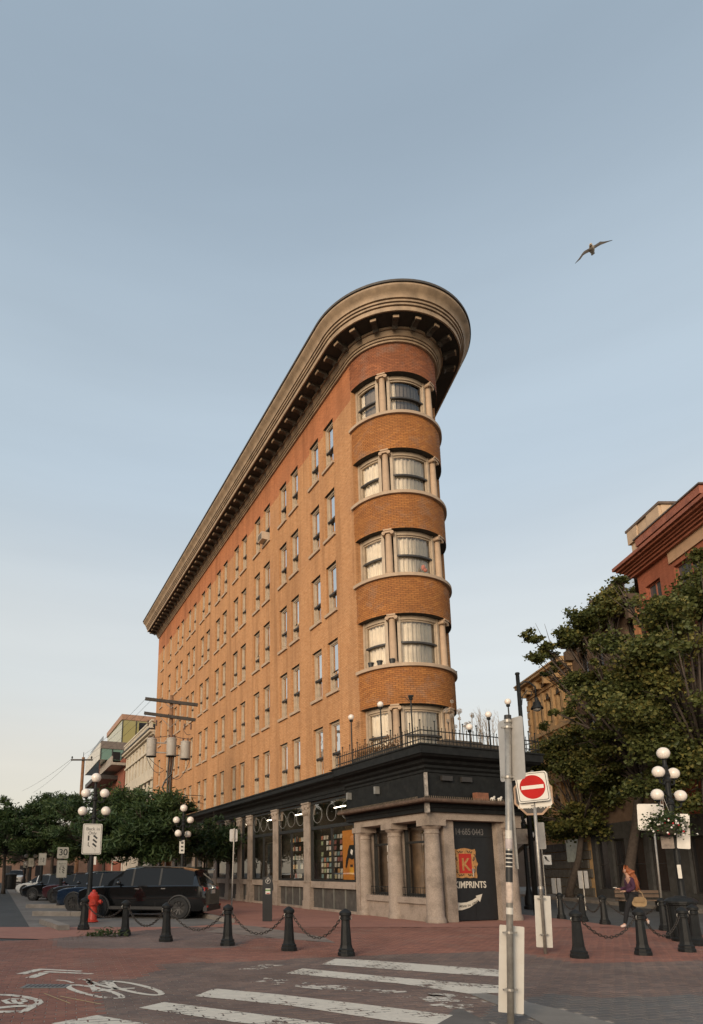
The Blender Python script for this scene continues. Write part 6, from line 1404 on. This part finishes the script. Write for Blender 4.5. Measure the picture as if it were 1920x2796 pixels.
# ================================================================= vehicles
tyre=M('tyre rubber',(.018,.018,.018),.85,var=.2); rim_m=M('dark alloy rim',(.05,.05,.052),.35,.7); rim_s=M('silver alloy rim',(.3,.3,.3),.3,.8)
carglass=glassmat('car glass',(.008,.009,.010),.04,.3); chrome=M('chrome trim',(.5,.5,.5),.2,.9); lampred=M('red tail lamp',(.35,.012,.01),.2); headl=M('head lamp lens',(.45,.45,.44),.1,var=.05); plast=M('black bumper plastic',(.02,.02,.02),.6)
def paintm(name,c): m=M(name,c,.12,0,var=.04,sc_=2,coat=1.0,spec=.5); return m
def car(name,label,pos,head,Ln,W,H,paint_m,suv=True,rim=None,roof_m=None):
    e=empty(name,(0,0,0),label,'car','cars parked nose out along the left street'); e.location=pos; e.rotation_euler=(0,0,head); rim=rim or rim_m
    zb=H*(.64 if suv else .60); zs_=.26 if suv else .2   # belt, sill
    # stations from tail to nose: x, belt z, roof z (None = no cabin), width factor
    hl=Ln/2
    if suv: st=[(-hl,.55*H,None,.86),(-hl+.10,.60*H,None,.95),(-hl+.22,zb,.66*H,.97),(-hl+.45,zb,.93*H,.99),(-hl+.95,zb,.985*H,1),(-.2,zb-.02,H,1),(.45,zb-.03,.985*H,1),(.62,zb-.03,.965*H,1),(1.35,zb-.05,zb+.02,1),(1.5,zb-.06,None,.99),(hl-.35,zb-.11,None,.96),(hl-.08,zb-.2,None,.9),(hl,zb-.34,None,.8)]
    else: st=[(-hl,.58*H,None,.84),(-hl+.12,.63*H,None,.94),(-hl+.55,.64*H,.67*H,.97),(-hl+1.15,.64*H,.95*H,1),(-.3,.63*H,H,1),(.3,.62*H,.98*H,1),(.45,.62*H,.95*H,1),(1.25,.60*H,.63*H,1),(1.4,.585*H,None,.99),(hl-.35,.53*H,None,.95),(hl-.08,.46*H,None,.88),(hl,.36*H,None,.78)]
    rings=[]
    for x,b,r,wf in st:
        y=W/2*wf; top=r if r else b+.015
        k=(top-b)/(H-zb) if r else 0; yr=y*(1-.26*max(0,min(1,k))) if r else y*.86
        nose=.06 if abs(x)>hl-.15 else 0
        rings.append([(x,y*.9,zs_+nose),(x,y,zs_+.16+nose),(x,y*1.005,(zs_+b)/2+.05),(x,y*1.0,b-.035),(x,y*.97,b),(x,yr,top-(.05 if r else .0)),(x,yr*.82,top),(x,0,top+.02)])
    def face_i(ms): pass
    body=MB(); glass=MB(); m=len(rings[0])
    def cab(i): return st[i][2] is not None and st[i+1][2] is not None
    for s in (1,-1):
        for i in range(len(rings)-1):
            for j in range(m-1):
                q=[rings[i][j],rings[i+1][j],rings[i+1][j+1],rings[i][j+1]]; q=[(x,y*s,z) for x,y,z in q]
                if s<0: q=q[::-1]
                x0,x1=st[i][0],st[i+1][0]
                g=cab(i) and j==4 and st[i][2]>zb+.12*H and st[i+1][2]>zb-.2 and (i not in (2,))
                wind=(st[i][2] and st[i+1][2] and j>=5 and abs(st[i][2]-st[i+1][2])>.2*H*.6 )
                (glass if (g or wind) else body).quad(*q)
    for ring in (rings[0],rings[-1]):
        pts=[(x,y,z) for x,y,z in ring]+[(x,-y,z) for x,y,z in ring[::-1]][0:]; body.add(pts,[tuple(range(len(pts)))])
    # underside
    body.add([(st[0][0],-W*.42,zs_),(st[-1][0],-W*.40,zs_),(st[-1][0],W*.40,zs_),(st[0][0],W*.42,zs_)],[(0,1,2,3)])
    bo=body.build('body',paint_m,e); bm=bmesh.new(); bm.from_mesh(bo.data); bmesh.ops.remove_doubles(bm,verts=bm.verts,dist=.001); bm.to_mesh(bo.data); bm.free(); autosmooth(bo,32)
    glass.build('windows',carglass,e)
    # pillars
    pm_=MB()
    for x in ((-.75,.28) if suv else (-.55,.38)):
        for s in (1,-1):
            a=None
            for i in range(len(st)-1):
                if st[i][0]<=x<=st[i+1][0] and cab(i):
                    u=(x-st[i][0])/(st[i+1][0]-st[i][0]); A=Vector(rings[i][4]).lerp(Vector(rings[i+1][4]),u); B=Vector(rings[i][5]).lerp(Vector(rings[i+1][5]),u); A.y*=s;B.y*=s; pm_.bar(A+Vector((0,.004*s,0)),B+Vector((0,.004*s,0)),.07,.012,up=(0,1,0))
    pm_.build('door_pillars',paint_m if not suv else plast,e)
    # wheels
    wr=.37 if suv else .33; xa,xb=-hl+ (.93 if suv else .98),hl-.9
    for x in (xa,xb):
        for s in (1,-1):
            y=s*(W/2-.065); c=Vector((x,y,wr))
            w_=MB(); w_.M=Matrix.Translation(c)@Matrix.Rotation(math.pi/2,4,'X'); w_.lathe([(wr*.62,-.11),(wr*.95,-.11),(wr,-.08),(wr,.08),(wr*.95,.11),(wr*.62,.11)],n=28,caps=False); wh=w_.build('wheel',tyre,e); autosmooth(wh,40)
            r_=MB(); r_.M=Matrix.Translation(c)@Matrix.Rotation(math.pi/2,4,'X'); sg=-s
            r_.lathe([(wr*.64,sg*.10),(wr*.6,sg*.06),(.07,sg*.04),(.06,sg*.085),(.01,sg*.085)],n=24,caps=False)
            for k in range(10):
                a=k*math.pi/5; r_.bar((.05*math.cos(a),.05*math.sin(a),sg*.085),(wr*.62*math.cos(a),wr*.62*math.sin(a),sg*.1),.035,.02)
            r_.build('rim',rim,wh)
            a_=MB(); P=[(x+ (wr+.05)*math.cos(t),s*(W/2+.004),wr+(wr+.05)*math.sin(t)) for t in [math.pi*i/14 for i in range(15)]]; a_.tube(P,.032,6); a_.build('wheel_arch',plast,e)
            d_=MB(); d_.tube([(x,s*(W/2-.22),wr+.02),(x,s*(W/2+.003),wr+.02)],wr+.045,22); d_.build('wheel_well',ink,e)
    # lamps, plates, mirrors, trim
    zt=.56*H
    for s in (1,-1):
        MB().hexa([(-hl+.03,s*W*.30,zt-.05),(-hl-.012,s*W*.30,zt-.04),(-hl+.02,s*W*.455,zt-.05),(-hl+.34,s*W*.492,zt-.02)]+[(-hl+.05,s*W*.30,zt+.07),(-hl+.0,s*W*.30,zt+.06),(-hl+.04,s*W*.45,zt+.07),(-hl+.36,s*W*.488,zt+.06)]).build('tail_lamp',lampred,e)
        zh=.46*H; MB().hexa([(hl-.02,s*W*.22,zh-.05),(hl-.30,s*W*.47,zh+.0),(hl-.34,s*W*.44,zh),(hl-.15,s*W*.2,zh-.05),(hl-.04,s*W*.22,zh+.06),(hl-.32,s*W*.475,zh+.10),(hl-.36,s*W*.44,zh+.1),(hl-.17,s*W*.2,zh+.06)]).build('headlight',headl,e)
        mb=MB(); mb.sphere((.72,s*(W/2+.12),zb+.07),.1,10,8,0,(.8,1.1,.7)); mb.bar((.74,s*W*.46,zb+.02),(.72,s*(W/2+.08),zb+.05),.05,.04); mb.build('mirror',paint_m,e,True)
        MB().bar((-.0,s*(W/2+.008),zb-.13),(.16,s*(W/2+.008),zb-.13),.02,.025).build('door_handle',chrome,e); MB().bar((-.98,s*(W/2+.006),zb-.12),(-.82,s*(W/2+.006),zb-.12),.02,.025).build('door_handle',chrome,e)
        MB().bar((-1.1,s*(W/2+.012),zs_+.10),(1.1,s*(W/2+.012),zs_+.10),.03,.10).build('sill_trim',plast,e)
        for xx in (-.62,.33): MB().bar((xx,s*(W/2+.001),zs_+.18),(xx,s*(W/2*.99),zb-.06),.006,.008,up=(1,0,0)).build('door_gap',ink,e)
        MB().bar((-hl+.9,s*W*.33,H-.01),(.3,s*W*.33,H+.005),.035,.04).build('roof_rail',plast,e) if suv else None
    MB().box((-hl-.015,0,.62*H*.82),(.02,.42,.13)).build('number_plate',sign_white,e); MB().box((-hl+.02,0,.36),(.14,W*.88,.2)).build('rear_bumper',plast,e); MB().box((hl-.05,0,.34),(.16,W*.74,.2)).build('front_bumper',plast,e); MB().box((hl-.012,0,.40*H),(.03,W*.42,.14)).build('grille',ink,e)
    for s in (1,-1): MB().box((-hl-.05,s*W*.40,.42),(.03,.16,.06)).build('reflector',lampred,e)
    if suv: MB().hexa([(-hl+.28,-W*.36,.955*H),(-hl+.12,-W*.35,.93*H),(-hl+.12,W*.35,.93*H),(-hl+.28,W*.36,.955*H),(-hl+.5,-W*.37,.985*H),(-hl+.16,-W*.36,.955*H),(-hl+.16,W*.36,.955*H),(-hl+.5,W*.37,.985*H)]).build('spoiler',paint_m,e)
    return e
cblack=paintm('black car paint',(.004,.0045,.005)); cblue=paintm('dark blue car paint',(.008,.018,.04)); cdark=paintm('charcoal car paint',(.02,.02,.022)); cwhite=paintm('white car paint',(.6,.6,.58)); cred=paintm('maroon car paint',(.05,.015,.018))
car('black_suv','large black sport utility car parked broadside behind the chain bollards',(-4.55,24.35,-.018),R(169),4.85,2.0,1.78,cblack)
car('blue_car','dark blue car whose pale lit nose shows left of the black one',(-6.55,27.6,-.018),R(166),4.6,1.85,1.62,cblue,True)
car('black_hatchback','charcoal car behind the globe lamp, third from the right',(-8.1,31.6,-.018),R(164),4.6,1.85,1.62,cdark,True)
car('black_sedan','black car with silver wheels, fourth from the right',(-12.2,38.3,-.018),R(162),4.5,1.8,1.5,cblack,False,rim_s)
car('maroon_car','dark maroon car partly hidden among the parked cars',(-10.0,35.4,-.018),R(163),4.5,1.8,1.55,cred,True)
car('white_sedan','white low car at the far end of the parked row',(-15.6,46.0,-.018),R(160),4.5,1.8,1.45,cwhite,False,rim_s)
car('white_van_far','small white car far away at the left edge of the street',(-33.5,86.0,-.018),R(285),4.6,1.9,1.9,cwhite,True)
car('silver_car','pale distant car parked beyond the dark litter bin',(-19.5,58.0,-.018),R(158),4.4,1.8,1.45,paintm('silver car paint',(.35,.33,.3)),False,rim_s)
# ================================================================= the walking woman
def skin_mesh(name,verts,edges,radii,mat,parent,root=0,sub=2):
    me=bpy.data.meshes.new(name); me.from_pydata([Vector(v) for v in verts],edges,[]); ob=bpy.data.objects.new(name,me); COL.objects.link(ob)
    ob.modifiers.new('s','SKIN'); sv=me.skin_vertices[0].data
    for i,r in enumerate(radii): sv[i].radius=(r if hasattr(r,'__len__') else (r,r)); sv[i].use_root=(i==root)
    ss=ob.modifiers.new('u','SUBSURF'); ss.levels=sub; ss.render_levels=sub
    bpy.context.view_layer.update(); m2=bpy.data.meshes.new_from_object(ob.evaluated_get(bpy.context.evaluated_depsgraph_get())); bpy.data.objects.remove(ob)
    m2.materials.clear(); m2.materials.append(mat); m2.polygons.foreach_set('use_smooth',[True]*len(m2.polygons)); m2.name=name
    o=bpy.data.objects.new(name,m2); COL.objects.link(o); o.parent=parent; return o
skin_m=M('skin',(.46,.26,.18),.6,var=.05); jacket=M('dark purple knit',(.05,.016,.04),.9,var=.3,sc_=20); trous=M('black trousers',(.012,.012,.014),.9,var=.2); hairm=M('auburn hair',(.27,.08,.025),.6,var=.35,sc_=18); bagm=M('tan leather bag',(.33,.22,.11),.7,var=.25,sc_=8); shoem=M('pale pink shoes',(.60,.47,.42),.7)
pw0=G(1735,2534); wm=empty('person',pw0,'walking woman with long auburn hair, purple top, tan bag and pale shoes','person'); wm.rotation_euler=(0,0,R(172))   # local +x = walking direction (towards the left of the view)
# joints (local): x forward, y left, z up
J=dict(pel=(0,0,.93),sp=(.01,0,1.10),ch=(.02,0,1.30),nk=(.03,0,1.43),nk2=(.05,0,1.49),hd=(.07,0,1.58),hd2=(.075,0,1.66),
 ls=(.02,.17,1.37),le=(-.02,.22,1.12),lw=(.20,.17,1.02),rs=(.02,-.17,1.37),re=(.02,-.22,1.12),rw=(.25,-.12,1.08),
 lh=(0,.09,.90),lk=(.20,.09,.52),la=(.30,.09,.10),lt=(.43,.09,.035),rh=(0,-.09,.90),rk=(-.05,-.09,.50),ra=(-.38,-.09,.24),rt=(-.40,-.09,.09))
RD=dict(pel=.125,sp=.105,ch=.125,nk=.055,nk2=.05,hd=.08,hd2=.075,ls=.055,le=.042,lw=.03,rs=.055,re=.042,rw=.03,lh=.085,lk=.058,la=.04,lt=.03,rh=.085,rk=.058,ra=.04,rt=.03)
E_=[('pel','sp'),('sp','ch'),('ch','nk'),('nk','nk2'),('nk2','hd'),('hd','hd2'),('ch','ls'),('ls','le'),('le','lw'),('ch','rs'),('rs','re'),('re','rw'),('pel','lh'),('lh','lk'),('lk','la'),('la','lt'),('pel','rh'),('rh','rk'),('rk','ra'),('ra','rt')]
def sub(keys,grow=0,extra=None):
    ks=[k for k in J if k in keys]; ix={k:i for i,k in enumerate(ks)}; return [J[k] for k in ks],[(ix[a],ix[b]) for a,b in E_ if a in ix and b in ix],[RD[k]+grow for k in ks],ix
v,ed,rd,ix=sub(set(J)); skin_mesh('body',v,ed,rd,skin_m,wm,ix['pel'])
v,ed,rd,ix=sub({'pel','sp','ch','ls','le','lw','rs','re','rw'},.018); skin_mesh('purple_top',v,ed,rd,jacket,wm,ix['ch'])
v,ed,rd,ix=sub({'pel','lh','lk','la','rh','rk','ra'},.014); skin_mesh('trousers',v,ed,rd,trous,wm,ix['pel'])
for a,b,nm in (('la','lt','shoe'),('ra','rt','shoe')):
    A=Vector(J[a]);B=Vector(J[b]); skin_mesh(nm,[A+Vector((-.03,0,-.01)),A.lerp(B,.45)+Vector((0,0,-.02)),B],[(0,1),(1,2)],[(.055,.05),(.052,.045),(.045,.032)],shoem,wm)
# hands: palm, four fingers and a thumb each
def hand(wr,d,side):
    wr=Vector(wr); d=Vector(d).normalized(); lat=d.cross(UZ).normalized(); up=lat.cross(d)
    V=[wr,wr+d*.05,wr+d*.085];E=[(0,1),(1,2)];Rr=[.024,.03,.03]
    for i,l_ in enumerate((.060,.072,.067,.052)):
        b=wr+d*.09+lat*(-.03+.02*i); k=len(V); V+=[b,b+d*l_*.55-up*.008,b+d*l_*.85-up*.03]; E+=[(2,k),(k,k+1),(k+1,k+2)]; Rr+=[.0095,.009,.0075]
    b=wr+d*.035-lat*.03*side; k=len(V); V+=[b,b+d*.035-lat*.012*side,b+d*.06-lat*.004*side]; E+=[(1,k),(k,k+1),(k+1,k+2)]; Rr+=[.012,.0105,.009]
    return skin_mesh('hand',V,E,Rr,skin_m,wm,0,1)
hand(J['rw'],(.9,.25,.15),1); hand(J['lw'],(.9,-.2,.1),-1)
ph=MB(); ph.box((J['rw'][0]+.16,J['rw'][1]+.03,J['rw'][2]+.035),(.09,.05,.02)); tag(ph.build('cup_lid',sign_white),'pale phone held in the walking woman\'s hand','phone'); 
pho=bpy.data.objects['cup_lid']; pho.name='phone'; lm_=Matrix.Translation(pw0)@Matrix.Rotation(R(172),4,'Z'); pho.location=lm_@(Vector((J['rw'][0]+.15,J['rw'][1]+.03,J['rw'][2]+.035))); pho.rotation_euler=(0,0,R(172))
# face
fmesh=MB(); fmesh.sphere((.15,0,1.60),.018,8,6,0,(1,.8,1.2)); fmesh.build('nose',skin_m,wm,True)
for s in (-1,1): MB().sphere((.135,s*.033,1.625),.012,8,6).build('eye',ink,wm,True); MB().sphere((.06,s*.082,1.60),.022,8,6,0,(1,.5,1.3)).build('ear',skin_m,wm,True)
MB().sphere((.14,0,1.55),.016,8,6,0,(.5,1.6,.5)).build('mouth',red_ink,wm,True)
hv=[(.06,0,1.655),(.0,0,1.64),(-.05,0,1.55),(-.09,0,1.42),(-.13,0,1.28),(-.15,0,1.14),(-.13,0,1.03)]; ho=skin_mesh('hair',hv,[(i,i+1) for i in range(6)],[(.10,.098),(.105,.105),(.10,.095),(.10,.09),(.11,.08),(.10,.07),(.05,.03)],hairm,wm,1)
hs_=MB(); rh_=random.Random(2)
for i in range(150):
    y=rh_.uniform(-.12,.12); x0=-.1+rh_.uniform(-.05,.04); z0=rh_.uniform(1.35,1.62); hs_.tube([(x0+.06,y*.7,z0),(x0-.03,y*.9,z0-.15),(x0-.05+rh_.uniform(-.05,.03),y,z0-.34)],[.008,.007,.002],4)
hs_.build('hair_strands',hairm,ho)
bagp=MB().prism(rrect(.40,.27,.10),-.13,(0,0,.135),(1,0,0),(0,0,1)).build('bag',bagm,None,True); autosmooth(bagp,50); tag(bagp,'rounded tan leather bag hanging at the walking woman\'s hip','bag')
bagp.location=lm_@Vector((-.13,.10,.60)); bagp.rotation_euler=(0,0,R(172)); OFF[bagp]=Vector((0,0,0))
for s in (-1,1): MB().tube([(s*.13,.06,.24),(s*.12,.03,.36),(s*.05,-.02,.46)],.012,6).build('strap',bagm,bagp)
MB().prism(rrect(.30,.15,.06),-.02,(0,.075,.19),(1,0,0),(0,0,1)).build('flap',M('bag flap',(.26,.17,.085),.7),bagp)
# ================================================================= the gull
bc=AT(1620,682,30); gl_=empty('gull',bc,'brown and grey gull gliding with bent wings high in the sky','bird')
feather=M('brown grey feathers',(.16,.13,.10),.8,var=.3,sc_=6); pale=M('pale feathers',(.45,.38,.30),.8,var=.2,sc_=6); darkf=M('dark wing feathers',(.07,.06,.05),.8,var=.3,sc_=6)
def B(x,y,d=0): return AT(x,y,30+d)
Zb=lambda x,y,d=0:B(1560+x/12.277,640+y/12.277,d)
bd=MB(); P=[Zb(645,330,-.3),Zb(665,390,-.25),Zb(680,460,-.1),Zb(700,540,.1),Zb(725,620,.3),Zb(735,660,.4)]; bd.tube(P,[.02,.10,.15,.14,.08,.04],12); autosmooth(bd.build('body',pale,gl_),60)
def wing(pts_f,pts_b,dz,name):
    mb=MB(); n=len(pts_f)
    for k,o in enumerate((0,.03)):
        pass
    V=[]
    for (fx,fy),(bx,by),d in zip(pts_f,pts_b,dz):
        f=Zb(fx,fy,d); b=Zb(bx,by,d); m_=(f+b)/2; V+=[f,m_+Vector((0,-.025,.0)),b,m_+Vector((0,.025,.03))]
    F=[]
    for i in range(n-1):
        for j in range(4): F.append((4*i+j,4*i+(j+1)%4,4*i+4+(j+1)%4,4*i+4+j))
    mb.add(V,F,0); o=mb.build(name,darkf,gl_); return o
w1_=wing([(630,450),(530,500),(420,570),(350,660),(270,790),(120,978)],[(650,570),(560,610),(460,660),(390,715),(310,830),(135,975)],[0,-.05,-.1,-.1,0,.15],'left_wing')
w2_=wing([(720,390),(830,330),(970,235),(1080,238),(1220,215),(1380,193)],[(760,490),(870,420),(1000,345),(1110,305),(1230,255),(1378,203)],[0,.05,.1,.1,.1,.2],'right_wing')
tl_=MB(); tl_.add([Zb(700,610,.3),Zb(760,590,.3),Zb(800,630,.45),Zb(690,715,.45),Zb(668,690,.45)]+[v+Vector((0,0,.03)) for v in (Zb(700,610,.3),Zb(760,590,.3),Zb(800,630,.45),Zb(690,715,.45),Zb(668,690,.45))],[(0,1,2,3,4),(9,8,7,6,5)]+[(i,(i+1)%5,5+(i+1)%5,5+i) for i in range(5)]); tl_.build('tail',feather,gl_)
MB().sphere(Zb(650,350,-.32),.085,10,8,0,(.9,1.2,1)).build('head',pale,gl_,True); MB().tube([Zb(645,335,-.38),Zb(640,318,-.42)],[.03,.008],6).build('beak',M('beak',(.4,.25,.08),.5),gl_)
